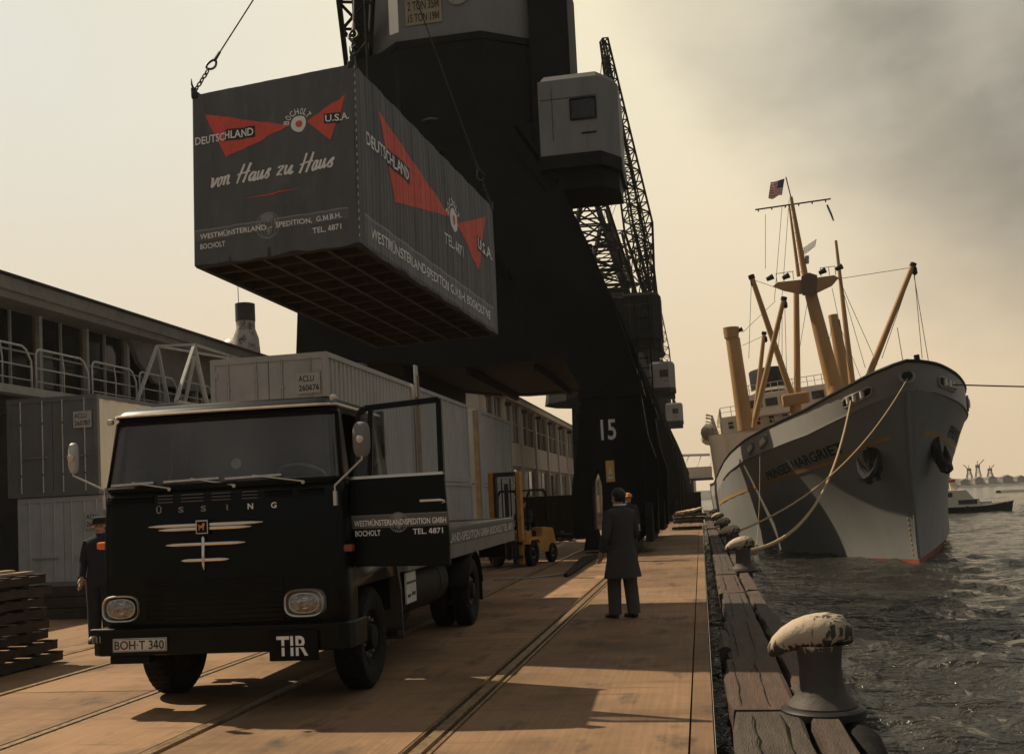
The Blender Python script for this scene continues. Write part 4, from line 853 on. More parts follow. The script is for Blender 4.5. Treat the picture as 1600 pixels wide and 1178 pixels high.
    if house: MB().prism([(-3.75, -2.7), (-1.5, -3.25), (-1.5, 1), (-3.75, 1)], lambda a, b: T3(a, b, 14.9), lambda a, b: T3(a, b, 19.0)).prism([(-3.75, -2.2), (-3.12, -1.95), (-3.12, 1), (-3.75, 1)], lambda a, b: T3(a, b, 18.8), lambda a, b: T3(a, b, 24)).build('counterweight', BLACK, K)
    if detail:
        q = MB().add([T3(-1.3, -3.35, 19.75), T3(.1, -3.35, 19.75), T3(.1, -3.35, 20.75), T3(-1.3, -3.35, 20.75)], [(0, 1, 2, 3)]).build('load_plate', mat('load_plate_paint', (0.34, 0.27, 0.16), .7, var=.2), hs)
        flat('plate_lettering', text2d('2 TON 35M', -1.2, 0.0, 20.3, 20.65, bold=.015), lambda u, v: T3(u, -3.37, v), DARKLET, hs)
        flat('plate_lettering', text2d('15 TON 19M', -1.2, 0.0, 19.85, 20.17, bold=.015), lambda u, v: T3(u, -3.37, v), DARKLET, hs)
        flat('round_sign', circ(.75, 20.75, .45), lambda u, v: T3(u, -3.36, v), mat('round_sign_paint', (0.28, 0.26, 0.23), .7), hs)
    # driver's cab hung on the water side
    cp = [(-1.45, -1.6), (.55, -1.6), (1.15, -.7), (1.15, 1.4), (-1.45, 1.4)]
    C0 = Matrix.Translation((-.55, .6, 0)); cf = lambda a, b, z: C0 @ Vector((a-.45, b, z))
    kb = MB().prism(cp, lambda a, b: cf(a, b, 13.2), lambda a, b: cf(a, b, 15.75)).build('driver_cab', CGREY if house else BLACK, K)
    MB().prism([(a*.96, b*.96) for a, b in cp], lambda a, b: cf(a, b, 15.75), lambda a, b: cf(a*.9, b*.9, 15.98)).build('cab_roof', CGREY if house else BLACK, kb)
    MB().prism(cp, lambda a, b: cf(a*1.02, b*1.02, 12.75), lambda a, b: cf(a*1.02, b*1.02, 13.2)).build('cab_floor', BLACK, kb)
    MB().prism([(-.95, -1.2), (.55, -1.2), (1.05, -.5), (1.05, 1.2), (-.95, 1.2)], lambda a, b: cf(a, b, 12.15), lambda a, b: cf(a, b, 12.75)).build('cab_base', BLACK, kb)
    MB().prism([(-4.0, 14.6), (-1.9, 14.6), (-1.6, 12.9), (-2.4, 12.2)], lambda a, b: P(a, -.5, b), lambda a, b: P(a, 2.2, b)).build('cab_bracket', BLACK, K)
    wz_ = lambda u, v: cf(u, -1.63, v)
    wn = flat('cab_window', rect2d(-.35, .42, 14.35, 15.0), wz_, DGLASS, kb)
    mb = MB()
    for (a, b), (c, d) in (((-.38, 14.33), (.45, 14.33)), ((-.38, 15.02), (.45, 15.02)), ((-.38, 14.33), (-.38, 15.02)), ((.45, 14.33), (.45, 15.02))): mb.bar(cf(a, -1.64, b), cf(c, -1.64, d), .05)
    mb.build('window_frame', BLACK, kb)
    MB().bar(cf(-.05, -1.62, 13.85), cf(.45, -1.62, 13.85), .04).build('cab_step', BLACK, kb)
    MB().bar(cf(-1.0, -1.61, 13.7), cf(-1.0, -1.61, 15.5), .02).bar(cf(-1.4, -1.61, 15.1), cf(.5, -1.61, 15.1), .02).build('panel_seam', mat('seam_dark', (0.06, 0.06, 0.055)), kb)
    # lattice A-frame on the house and the luffing jib
    A = MB(); lattice([T3(x, y, 24.3+up_) for x, y in ((-2.9, 0.2), (2.9, 0.2), (2.9, 3.6), (-2.9, 3.6))], [T3(x, y, 33.5+up_) for x, y in ((-.5, 2.0), (.5, 2.0), (.5, 3.2), (-.5, 3.2))], 5, .26, .12, A)
    A.build('a_frame', BLACK, K)
    B_ = MB(); lattice([T3(x, y, 24+up_) for x, y in ((-3.3, -1.9), (3.3, -1.9), (2.9, .1), (-2.9, .1))], [T3(x, y, 31.5+up_) for x, y in ((-1.3, -2.4), (1.3, -2.4), (1.3, -1.1), (-1.3, -1.1))], 5, .22, .11, B_)
    B_.build('machinery_mast', BLACK, K)
    jb = jibtip or T3(0, -17, 52); jf = Vector(jibfoot) if jibfoot else T3(-4.0, -1.0, 18.3)
    jb = Vector(jb); d = (jb-jf).normalized(); sx_ = d.cross(Vector((0, 0, 1))).normalized(); sy_ = sx_.cross(d)
    mid = jf.lerp(jb, .28)
    J = MB(); lattice(quad(jf, sx_*.35, sy_*.12), quad(mid, sx_*1.0, sy_*.75), 7, .17, .085, J); lattice(quad(mid, sx_*1.0, sy_*.75), quad(jb, sx_*.3, sy_*.2), 18, .16, .075, J)
    J.build('jib', BLACK, K)
    MB().tube([jf-sx_*.6, jf+sx_*.6], .3, 12).build('jib_pin', BLACK, K)
    if not jibfoot: MB().prism([(-3.9, 15.4), (-2.9, 15.4), (-2.9, 24.0), (-3.5, 24.0), (-4.0, 18.6)], lambda a, b: T3(a-.15, -1.6, b), lambda a, b: T3(a-.15, -.4, b)).build('jib_hinge', BLACK, K)
    MB().tube([T3(0, 2.6, 33.4+up_), jb], .03, 5).tube([T3(.4, 2.6, 33.4+up_), jf.lerp(jb, .6)], .03, 5).tube([T3(-.4, 2.6, 33.4+up_), jf.lerp(jb, .6)], .03, 5).build('luffing_rope', WIRE, K)
    if detail:
        for (px_, py_, zt) in ((675, 192, .95), (790, 350, .7)):
            p = aty(px_, py_, y0+2.2) - Vector((RX[4], y0, 0))
            lp = MB().lathe([(.42, -.02), (.40, .03), (.2, .14), (.06, .22), (.03, .26)], 20, Matrix.Translation(p)).build('work_lamp', mat('lamp_shade_enamel', (0.10, 0.09, 0.08), .5, var=.2), K, smooth=True)
            MB().tube([p+Vector((0, 0, .24)), p+Vector((0, 0, zt+1.2))], .03, 6).build('lamp_stem', GREYLET, lp)
        rl = MB()
        for i in range(7): rl.bar((-1.0-i*1.6, -.2, 9.2), (-1.0-i*1.6, -.2, 10.3), .05)
        rl.bar((-1.0, -.2, 10.3), (-10.6, -.2, 10.3), .05).bar((-1.0, -.2, 9.75), (-10.6, -.2, 9.75), .04).build('handrail', BLACK, K)
        ld = MB()
        for i in range(22): ld.bar((-1.95, -.62, 1.0+i*.33), (-1.55, -.62, 1.0+i*.33), .03)
        ld.bar((-1.97, -.62, .8), (-1.97, -.62, 8.3), .05).bar((-1.53, -.62, .8), (-1.53, -.62, 8.3), .05)
        lad = ld.build('ladder', BLACK, K); lad.location = (2.32, 0, 0)
        # warning sign and number on the leg
        sn = MB().box(-.90, -.62, -.50, -.475, 2.30, 3.0).build('warning_sign', mat('sign_yellow', (0.50, 0.30, 0.06), .6, var=.2), K)
        flat('sign_symbol', merge2d(([(-.84, 2.55), (-.68, 2.55), (-.76, 2.80)], [(0, 1, 2)]), rect2d(-.85, -.67, 2.40, 2.47)), lambda u, v: P(u, -.503, v), DIRTW, sn)
        MB().lathe([(.14, -.06), (.16, 0), (.14, .06)], 16, Matrix.Translation((-1.62, -.55, 4.45)) @ Matrix.Rotation(R(90), 4, 'X')).build('boss', BLACK, K)
    if mark:
        flat('number', text2d(mark, *((-1.0, -.50, 3.68, 4.36) if len(mark) > 1 else (-.7, -.1, 3.4, 4.2)), bold=.015), lambda u, v: P(u, -.455, v), DIRTW, K)
    return K
crane(34.2, 0.0, 'nearest black portal crane numbered 15 towering over the container', '15', True, (-5.0-RX[4], 15.85-34.2, 40))
crane(72.0, 0.1, 'second black portal crane behind crane 15 with an open lattice top', None, False, jibtip=(-3.0, 3.0, 36), jibfoot=(-.6, 4.0, 16.2), house=False, pw=.5)
crane(110.0, 0.25, 'third black portal crane along the quay with a pale cab', None, False, jibtip=(-5.6, 4.0, 52), jibfoot=(-1.2, 5.0, 17.5))
crane(160.0, -0.2, 'farthest black portal crane marked A at the end of the row', 'A', False, jibtip=(-5.0, 5.0, 48), jibfoot=(-1.2, 5.0, 16.5))
tag(MB().tube([HOOK+Vector((.05, 0, 1.1)), Vector((-4.95, 15.85, 39.8))], .016, 6).tube([HOOK+Vector((-.05, 0, 1.1)), Vector((-5.05, 15.85, 39.8))], .016, 6).build('hoist_rope', WIRE), 'twin wire hoist rope from the jib down to the hook block', 'rope')

# ------------------------------------------------------------------ freight containers stacked on the quay
def container(name_label, x0, y0, z0, L, endm, sidem, code=None, doors=True, ribs=8, group='grey freight containers stacked on the quay', rib2=26, narrow=False, frm=None):
    frm = frm or sidem
    c = thing('freight_container', name_label, 'container', (x0, y0, z0), 0, group); w, h = 2.44, 2.42
    for x in (0.05, w-.05):
        for y in (.05, L-.05): MB().box(x-.05, x+.05, y-.05, y+.05, 0.0, h).build('corner_post', frm, c)
    fr_ = MB().box(.1, w-.1, .0, .08, 0.0, .14).box(.1, w-.1, .0, .08, h-.12, h).box(.0, .08, .1, L-.1, 0, .14).box(w-.08, w, .1, L-.1, 0, .14).box(.0, .08, .1, L-.1, h-.10, h).box(w-.08, w, .1, L-.1, h-.10, h).box(.1, w-.1, L-.08, L, 0, .14).box(.1, w-.1, L-.08, L, h-.12, h)
    fr_.build('frame', frm, c)
    prof = []; n = rib2; p = (L-.2)/n
    for i in range(n):
        y = .1+i*p; prof += [(w-.03, y), (w-.03, y+p*.42), (w-.065, y+p*.55), (w-.065, y+p*.87)]
    prof.append((w-.03, L-.1))
    MB().loft([[Vector((a, b, .14)) for a, b in prof], [Vector((a, b, h-.10)) for a, b in prof]], closed=False).build('side_wall', sidem, c)
    MB().box(.03, .05, .1, L-.1, .14, h-.1).build('side_wall', sidem, c); MB().box(.1, w-.1, L-.05, L-.03, .14, h-.12).build('end_wall', sidem, c)
    MB().box(.08, w-.08, .08, L-.08, h-.06, h-.02).build('roof', sidem, c); MB().box(.08, w-.08, .08, L-.08, .05, .1).build('floor', DKWOOD, c)
    for k in (0, 1):
        xa, xb = (.1, w/2-.008) if k == 0 else (w/2+.008, w-.1)
        d = MB().box(xa, xb, .02, .07, .14, h-.12).build('door', endm, c, bevel=.006)
        if doors:
            for t in (.25, .78) if not narrow else (.2, .5, .8):
                x = xa+(xb-xa)*t
                MB().tube([(x, -.0, .1), (x, -.0, h-.08)], .018, 8).build('locking_bar', CHROMED if not narrow else endm, d, smooth=True)
                if not narrow:
                    for zk_ in (.5, 1.75): MB().box(x-.03, x+.03, -.03, .02, zk_, zk_+.06).build('bar_keeper', endm, d)
            MB().bar((xa+.3, -.03, .95), (xb-.12, -.03, .95), .025, .03).build('handle', CHROMED, d)
        else:
            for t in (.02, .35, .68): MB().box(xa+(xb-xa)*t, xa+(xb-xa)*t+.05, -.0, .02, .16, h-.14).build('end_rib', endm, d)
        for zz in (.35, 1.2, 2.05): MB().box(xa-.01 if k == 0 else xb-.05, xa+.05 if k == 0 else xb+.01, -.01, .02, zz, zz+.12).build('hinge', endm, d)
    if code:
        pl_ = MB().box(w-.62, w-.14, -.034, -.022, 1.62, 2.02).build('code_plate', mat('code_plate_white', (0.50, 0.48, 0.44), .7, var=.12) if sidem is not ALUL else endm, c)
        flat('code_lettering', text2d(code[0], w-.58, w-.26, 1.85, 1.97, bold=.015), lambda u, v: Vector((u, -.0365, v)), DARKLET, c); flat('code_lettering', text2d(code[1], w-.58, w-.16, 1.67, 1.79, bold=.015), lambda u, v: Vector((u, -.0365, v)), DARKLET, c)
    return c
container('upper container with dark grey doors and cream side at far left', -16.62, 22.4, 2.46, 12.2, ALUD, CREAM, ('ACLU', '260787'), group='freight containers stacked left of the truck', rib2=22, frm=ALUD)
container('lower light grey container under the dark doored one at far left', -16.40, 22.45, .02, 12.1, ALUL, ALUL, ('ACLU', '260312'), doors=True, group='freight containers stacked left of the truck', narrow=True)
codes = [('ACLU', '260474'), None, None]
ul = ['upper pale grey container with code plate behind the truck cab', 'upper grey container, middle of the row behind the open door', 'upper corrugated grey container at the far end of the row']
ll = ['lower grey container hidden behind the truck cab', 'lower grey container seen under the middle one behind the open door', 'lower grey container behind the forklift mast at the row end']
for i, y in enumerate((18.84, 25.05, 32.45)):
    container(ul[i], -9.44, y, 2.46, 6.06, ALUL if i == 0 else ALU, ALU, codes[i], rib2=24 if i < 2 else 20)
    if i < 2: container(ll[i], -9.42, y, .02, 6.06, ALU, ALU, None, rib2=24)
container(ll[2], -9.42, 32.5, .02, 6.0, ALU, ALU, None, rib2=20)
for y, zt in ((24.96, 4.95), (31.35, 4.7)):
    pass
dun = thing('wooden_post', 'yellowish timber post between the stacked containers with a pale board on top', 'post', (-6.93, 24.97, 0))
MB().box(-.02, .08, -.045, .045, 0, 5.1).build('post', mat('ochre_timber', (0.33, 0.23, 0.12), .8, var=.3, scale=4), dun)
MB().box(.0, .04, -.18, .10, 4.55, 5.35).build('board', DIRTW, dun)
dun2 = thing('yellow_post', 'ochre painted post between the last two container stacks', 'post', (-6.9, 31.6, 0))
MB().box(-.05, .1, -.06, .06, 0, 4.75).build('post', mat('ochre_timber', (0.33, 0.23, 0.12)), dun2); MB().box(-.06, .11, .1, .5, 0, 4.75).build('pale_post', ALUL, dun2)

# ------------------------------------------------------------------ transit sheds on the left
SH = thing('transit_shed', 'long concrete transit shed with glazed upper gallery and flat roof on the left', 'building', (-19, 0, 0))
X0 = 0.0
MB().box(-.4, 0, 5, 60, 0, 5.3).build('lower_wall', CONC, SH); MB().box(-24, -.4, 59.6, 60, 0, 8.2).build('end_wall', CONC, SH)
fas = MB().box(-25, 1.0, 4, 60.5, 8.16, 8.53)
fas.build('roof_slab', CONC, SH, bevel=.02); MB().box(-25, 1.08, 4, 60.6, 8.53, 8.60).build('roof_edge', STEEL, SH)
MB().box(-.3, .9, 4, 60, 7.95, 8.16).build('lintel', CONC, SH)
for i in range(23):
    y = 5.8+i*2.36; MB().box(-.02, .12, y-.07, y+.07, 5.3, 7.95).build('pillar', FRAMEW, SH)
    w_ = MB().box(-.12, -.10, y+.08, y+2.28, 5.35, 7.95).build('window', DGLASS, SH)
    MB().box(-.08, .0, y+1.15, y+1.20, 5.35, 7.95).build('mullion', FRAMEW, w_); MB().box(-.08, .0, y+.08, y+1.15, 6.78, 6.83).box(-.08, .0, y+1.20, y+2.28, 6.78, 6.83).build('glazing_bar', FRAMEW, w_)
    if i % 4 == 1: MB().box(-.099, -.09, y+.15, y+.15+random.uniform(.3, .9), 5.8+random.uniform(0, .6), 7.0).build('paper_sheet', mat('dim_paper', (0.10, 0.10, 0.095)), w_)
MB().prism([(31.6, 7.95), (40, 7.95), (40, 6.6), (33.2, 6.6), (32.2, 7.2)], lambda a, b: Vector((.10, a, b)), lambda a, b: Vector((.28, a, b))).build('infill_panel', CONC, SH)
MB().box(0.0, 1.7, 4, 60, 5.15, 5.36).build('gallery_floor', CONC, SH, bevel=.01); MB().box(1.7, 1.78, 4, 60, 5.2, 5.42).build('gallery_kerb', FRAMEW, SH)
for i in range(12): MB().prism([(0, 5.15), (1.6, 5.15), (0, 4.2)], lambda a, b: Vector((a, 6+i*4.5, b)), lambda a, b: Vector((a, 6.25+i*4.5, b))).build('gallery_bracket', CONC, SH)
rp = MB(); x = 0
loop = [(0.05, 5.4), (.05, 6.35), (.12, 6.47), (.22, 6.5), (2.05, 6.5), (2.22, 6.42), (2.42, 6.15), (2.44, 5.9), (2.44, 5.4)]
rp.tube([(0, a, b) for a, b in loop], .03, 8).tube([(0, .05, 5.98), (0, 2.44, 5.98)], .022, 6).tube([(0, 1.2, 6.5), (.0, 1.28, 6.1), (0, 1.28, 5.4)], .022, 6).tube([(0, .05, 5.62), (0, 2.44, 5.62)], .018, 6)
rm_ = rp.mesh('railing'); rm_.materials.append(RAILW); rm_.polygons.foreach_set('use_smooth', [True]*len(rm_.polygons))
for i in range(20):
    if 3 <= i: link('railing', rm_, SH, (1.72, 6.0+i*2.58+.4, 0))
tr = thing('gallery_gangway', 'pale steel truss gangway leaning on the shed gallery above the containers', 'gangway', (-17.05, 29.3, 5.4))
bars = [((1, 5.6, 2.0), (.0, 1.1, 2.0)), ((0, 1.1, 2.0), (0, -.2, .1)), ((0, 1.1, 2.0), (0, 1.75, .1)), ((1.3, 1.1, 1.95), (1.3, -.2, .0)), ((1.3, 1.1, 1.95), (0, 1.1, 2.0)), ((1.3, 1.1, 1.95), (1.3, 5.6, 1.9)), ((1.3, 5.6, 1.9), (1, 5.6, 2.0)), ((1.3, 3.6, 1.93), (1.3, 2.7, .0)), ((1.3, 3.6, 1.93), (1.3, 4.5, .0)), ((1.3, 1.1, 1.95), (1.3, 1.9, .0)), ((0, 3.6, 2.0), (0, 2.7, 0)), ((0, 3.6, 2), (0, 4.5, 0)), ((1.3, -.2, .0), (1.3, 5.6, .0)), ((0, -.2, .05), (0, 5.6, .05)), ((1.3, 5.6, 0), (1.3, 5.6, 1.9))]
for a, b in bars: MB().bar(a, b, .10, .07).build('truss_bar', RAILW, tr)
MB().box(0, 1.3, -.2, 5.6, -.08, -.03).build('gangway_floor', FRAMEW, tr)
# projecting two storey part of the shed farther along
S2 = thing('warehouse', 'cream two storey warehouse with dark windows farther along beyond the crane', 'building', (-13, 62, 0))
MB().box(-22, -.3, 0, 88, 0, 9.3).build('wall', PLAST, S2); MB().box(-22.4, .25, -.3, 88.3, 9.05, 9.45).build('roof_slab', PLAST, S2); MB().box(-22.5, .32, -.4, 88.4, 9.45, 9.53).build('roof_edge', STEEL, S2)
MB().box(-.3, -.06, 0, 88, 4.45, 4.75).build('string_course', PLAST, S2)
for i in range(13):
    y = .4+i*6.7
    MB().box(-.3, .06, y, y+.45, 0, 9.05).build('pilaster', PLAST, S2)
    MB().box(-.29, -.10, y+.45, y+6.7, 4.75, 6.15).build('spandrel', PLAST, S2)
    for j in range(2):
        w_ = MB().box(-.29, -.22, y+.55+j*3.1, y+3.5+j*3.1, 6.2, 8.95).build('window', DGLASS, S2)
        MB().box(-.22, -.16, y+1.9+j*3.1, y+2.0+j*3.1, 6.2, 8.95).box(-.22, -.16, y+.55+j*3.1, y+1.9+j*3.1, 7.5, 7.58).box(-.22, -.16, y+2.0+j*3.1, y+3.5+j*3.1, 7.5, 7.58).build('glazing_bar', FRAMEW, w_)
        MB().box(-.24, -.05, y+3.52+j*3.1 if j == 0 else y+6.55, y+3.63+j*3.1 if j == 0 else y+6.69, 6.2, 9.0).build('mullion', PLAST, S2)
    if i % 3 == 1:
        d = MB().box(-.29, -.2, y+.9, y+3.3, 0, 4.1).build('loading_door', TRUCKM, S2); MB().box(-.2, -.16, y+2.08, y+2.12, 0, 4.1).build('door_seam', STEEL, d)
    else: MB().box(-.29, -.22, y+.8, y+3.4, 2.3, 4.2).build('window', mat('dim_window', (0.11, 0.11, 0.105), .3, var=.3), S2)
    MB().box(-.29, -.22, y+3.9, y+6.4, 2.3, 4.2).build('window', DGLASS, S2)
    MB().box(-.2, .5, y+.1, y+.35, 8.5, 8.75).build('wall_lamp', STEEL, S2)
MB().box(-.28, -.24, 0.45, 88, 2.1, 2.25).build('sill_band', PLAST, S2)
ch = thing('chimney', 'stained round chimney with dark top behind the shed roof', 'chimney', (-27.8, 60.5, 0))
MB().lathe([(1.0, 0), (.95, 11), (.80, 13), (.60, 13.6), (.57, 15.15), (.50, 15.2)], 18).build('stack', mat('chimney_render', (0.36, 0.33, 0.27), .85, var=.3, scale=.8, col2=(0.06, 0.05, 0.045), thr=(.5, .6)), ch, smooth=True)
MB().lathe([(.62, 14.1), (.62, 15.22), (.5, 15.25)], 18).build('sooty_top', mat('soot', (0.035, 0.032, 0.03), .9, var=.5), ch, smooth=True)
MB().tube([(-.5, .2, 13), (-.55, .2, 18.5)], .025, 5).build('lightning_rod', STEEL, ch)
dm = thing('roof_dome', 'pale domed tank beside the chimney behind the shed roof', 'tank', (-29.5, 62.5, 0))
MB().lathe([(1.25, 0), (1.25, 11.9), (1.15, 12.6), (.9, 13.1), (.5, 13.4), (.1, 13.5)], 20).build('shell', mat('dome_metal', (0.42, 0.41, 0.36), .5, .3, var=.2), dm, smooth=True)

# ------------------------------------------------------------------ cargo ship
SHIP = thing('cargo_ship', 'large grey cargo ship with ochre masts moored bow-on beside the quay', 'ship', (11.26, 58, WZ)); SHIP.rotation_euler = (0, R(-5.3), 0)
SM = Matrix.Translation((11.26, 58, WZ)) @ Matrix.Rotation(R(-5.3), 4, 'Y'); SMI = SM.inverted()
def sl_(x, y, Y): return SMI @ aty(x, y, Y)
SHL = [(0, 10.3), (.19, 10.15), (1.9, 9.73), (4, 9.42), (6.2, 9.15), (12.9, 8.88), (20.8, 8.63), (29.9, 8.1), (36.5, 7.5), (45, 6.6), (60, 6.2), (100, 6.2), (132, 7.2)]
def sheer(d):
    for (a, b), (c, e) in zip(SHL, SHL[1:]):
        if d <= c: t = (d-a)/(c-a); return b+(e-b)*t
    return SHL[-1][1]
def hull(d, z, sd=-1, off=0.0):
    h = sheer(d); t = max(0.0, z/h); zk = h-1.35
    o = 5.2*t**1.3*max(0.0, 1-d/40)
    aft = max(0.0, (d-112)/20)
    bw = 9.2*(1-(1-min(d, 42)/42)**1.7); bdk = 9.3*math.sqrt(max(0, 1-(1-min(d, 55)/55)**2))
    tk = min(t, zk/h)/(zk/h)
    b = bw+(bdk-bw)*tk**1.9
    if z > zk: b *= 1-0.012*(z-zk)
    if z < 0: b *= 1+.25*z
    if aft > 0: b *= math.sqrt(max(0.0, 1-aft*aft*.96))
    return Vector((sd*(b+off), d-o, z))
ds = [0, .12, .35, .7, 1.1, 1.6, 2.2, 3, 4, 5.2, 6.6, 8, 10, 12, 14.5, 17, 20, 24, 28, 33, 40, 50, 62, 76, 90, 104, 114, 120, 126, 130, 132]
def strake(f0, f1, n, name, m, parent=SHIP, thick=0, dl=ds):
    mb_ = MB()
    for sd in (-1, 1):
        mb_.loft([[hull(d, f0(d)+(f1(d)-f0(d))*j/n, sd) for d in dl] for j in range(n+1)], closed=False)
    b = bmesh.new(); me = mb_.mesh(name); b.from_mesh(me); bmesh.ops.remove_doubles(b, verts=b.verts, dist=.002); bmesh.ops.recalc_face_normals(b, faces=b.faces); b.to_mesh(me); b.free()
    me.materials.append(m); me.polygons.foreach_set('use_smooth', [True]*len(me.polygons)); me.set_sharp_from_angle(angle=R(35))
    o_ = link(name, me, parent)
    if thick: sm_ = o_.modifiers.new('t', 'SOLIDIFY'); sm_.thickness = thick; sm_.offset = 0
    return o_
strake(lambda d: -1.2, lambda d: 0.22, 3, 'boot_topping', SHIPR)
HU = strake(lambda d: .22, lambda d: sheer(d)-1.35, 14, 'hull', SHIPG)
BW = strake(lambda d: sheer(d)-1.35, lambda d: sheer(d), 2, 'bulwark', SHIPB)
mb = MB()
for sd in (-1, 1): mb.tube([hull(d, sheer(d)+.04, sd) for d in ds], .09, 6)
mb.build('bulwark_rail', SHIPN, BW, smooth=True)
mb = MB(); mb.loft([[hull(d, sheer(d)-1.3, -1) for d in ds], [hull(d, sheer(d)-1.3, 1) for d in ds]], closed=False); mb.build('deck', mat('ship_deck', (0.16, 0.10, 0.06), .85, var=.2), SHIP)
# ochre line and knuckle line
for sd in (-1, 1):
    dl = [.06+i*.5 for i in range(90)]
    z0 = lambda d: 6.86-.15*d if d < 5.5 else 6.035-.051*(d-5.5)
    rows = [[hull(d, z0(d)+dz, sd, .02) for d in dl] for dz in (-.11, .11)]
    MB().loft(rows, closed=False).build('hull_line', OCHRE, HU, recalc=False)
    MB().tube([hull(.06+i*.6, sheer(.06+i*.6)-1.35, sd, .02) for i in range(60)], .05, 5).build('knuckle', SHIPG, HU)
# name on both bows
def hname(sd, d0, d1, z0_, z1_, s):
    if sd < 0: fn = lambda u, v: hull(d1-(u-d0), v-.072*(d1-(u-d0)-d0), sd, .03)
    else: fn = lambda u, v: hull(u, v-.072*(u-d0), sd, .03)
    flat('ship_name', text2d(s, d0, d1, z0_, z1_, bold=.02), fn, SHIPN, HU, [d0+i*.35 for i in range(1, 60)])
hname(-1, 3.7, 16.6, 6.47, 7.05, 'PRINSES MARGRIET')
hname(1, 3.7, 16.6, 6.47, 7.05, 'PRINSES MARGRIET')
# draught marks and stem bar
mb = MB(); mb.tube([hull(.0, .3+i*.45, -1)+Vector((0, -.05, 0)) for i in range(20)], .10, 8); mb.build('stem_bar', SHIPG, HU, smooth=True)
for i in range(12):
    p = hull(.42, .5+i*.28, -1, .02); q = hull(.52, .5+i*.28, -1, .02); MB().bar(p, q, .02, .07).build('draught_mark', OCHRE, HU)
# anchors in their hawse pipes
for sd in (-1, 1):
    c = hull(1.8, 5.75, sd, .1)
    an = MB().tube([hull(1.9, 6.5, sd, -.2), c, c+Vector((sd*.2, -.12, -.75))], [.30, .34, .2], 10).build('anchor', SHIPN, HU, smooth=True)
    b0_ = c+Vector((sd*.28, -.2, -.75)); fw_ = (hull(2.6, 5, sd)-hull(1.2, 5, sd)).normalized()
    MB().tube([b0_-fw_*.95+Vector((0, 0, 1.0)), b0_-fw_*.75+Vector((0, 0, .35)), b0_-fw_*.3+Vector((sd*.05, 0, -.05)), b0_+Vector((sd*.1, 0, -.15)), b0_+fw_*.3+Vector((sd*.05, 0, -.05)), b0_+fw_*.75+Vector((0, 0, .35)), b0_+fw_*.95+Vector((0, 0, 1.0))], [.05, .24, .30, .34, .30, .24, .05], 8).build('fluke', SHIPN, an, smooth=True)
    MB().bar(b0_-fw_*.8+Vector((sd*.1, 0, -.22)), b0_+fw_*.8+Vector((sd*.1, 0, -.22)), .3, .22).build('crown', SHIPN, an)
    MB().lathe([(.62, -.1), (.7, 0), (.6, .12), (.42, .15)], 16, Matrix.Translation(hull(1.85, 6.1, sd, .03)) @ Matrix.Rotation(R(90*sd), 4, 'Y') @ Matrix.Rotation(R(25), 4, 'X')).build('hawse_ring', SHIPN, an, smooth=True)
# fairleads in the bulwark
for sd, d in ((-1, 1.6), (-1, 14.4), (-1, 18.2), (1, 1.7), (1, 9)):
    zz = sheer(d)-.72
    fl = MB().tube([hull(d+a*.85, zz+b*.23-a*.17, sd, .07) for a, b in [(-1, -.6), (-.85, -1), (.85, -1), (1, -.6), (1, .6), (.85, 1), (-.85, 1), (-1, .6)]], .07, 6, closed=True).build('fairlead', SHIPB, BW)
    mb = MB(); mb.add([hull(d+a*.8, zz+b*.2-a*.17, sd, .065) for a, b in ((-1, -1), (1, -1), (1, 1), (-1, 1))], [(0, 1, 2, 3)]); mb.build('fairlead_opening', SHIPN, fl)
    for k in (-.4, .05, .45): MB().lathe([(.11, -.17), (.11, .17)], 10, Matrix.Translation(hull(d+k, zz-k*.17, sd, .10))).build('roller', SHIPW, fl, smooth=True)
MB().lathe([(.34, -.08), (.42, .02), (.34, .12), (.24, .06)], 18, Matrix.Translation(hull(0, 9.6, -1)+Vector((0, -.05, 0))) @ Matrix.Rotation(R(80), 4, 'X')).build('bow_fairlead', SHIPB, BW, smooth=True)
MB().lathe([(.25, .13), (0, .14)], 18, Matrix.Translation(hull(0, 9.6, -1)+Vector((0, -.05, 0))) @ Matrix.Rotation(R(80), 4, 'X')).build('fairlead_opening', SHIPN, BW)
# masts, king posts and derricks (ends from the picture at each one's distance)
def spar(name, p, q, Y, r0_, r1_, m=MASTY, n=14, parent=SHIP, Y2=None):
    a, b = sl_(*p, Y), sl_(*q, Y2 or Y); return MB().tube([a, a.lerp(b, .5), b], [r0_, (r0_+r1_)/2, r1_], n).build(name, m, parent, smooth=True)
MA = spar('foremast', (1316, 655), (1260, 432), 86, .72, .45)
MB().tube([sl_(1316, 668, 86), sl_(1311, 628, 86), sl_(1302, 590, 86)], [1.5, .9, .62], 14).build('mast_foot', MASTY, MA, smooth=True)
spar('topmast', (1258, 432), (1236, 308), 86, .26, .13, parent=MA); spar('topmast_strut', (1248, 432), (1233, 320), 87.5, .16, .08, parent=MA)
mb = MB()
for i in range(9): mb.bar(sl_(1258-i*2.3, 425-i*12.5, 86), sl_(1248-i*1.6, 425-i*12, 87.5), .06)
mb.build('topmast_rungs', MASTY, MA)
MB().tube([sl_(1180, 328, 86), sl_(1298, 311, 86)], .065, 6).build('yard', SHIPN, MA)
mb = MB()
for i in range(6): mb.bar(sl_(1185+i*21, 327-i*3, 86), sl_(1185+i*21, 331-i*3, 86), .10)
mb.build('yard_blocks', SHIPN, MA)
xt = MB().prism([(1207, 448), (1215, 441), (1252, 437), (1275, 434), (1303, 430), (1311, 434), (1300, 447), (1277, 458), (1250, 460), (1225, 455)], lambda a, b: sl_(a, b, 85.2), lambda a, b: sl_(a, b, 87.0)).build('crosstree', MASTY, MA)
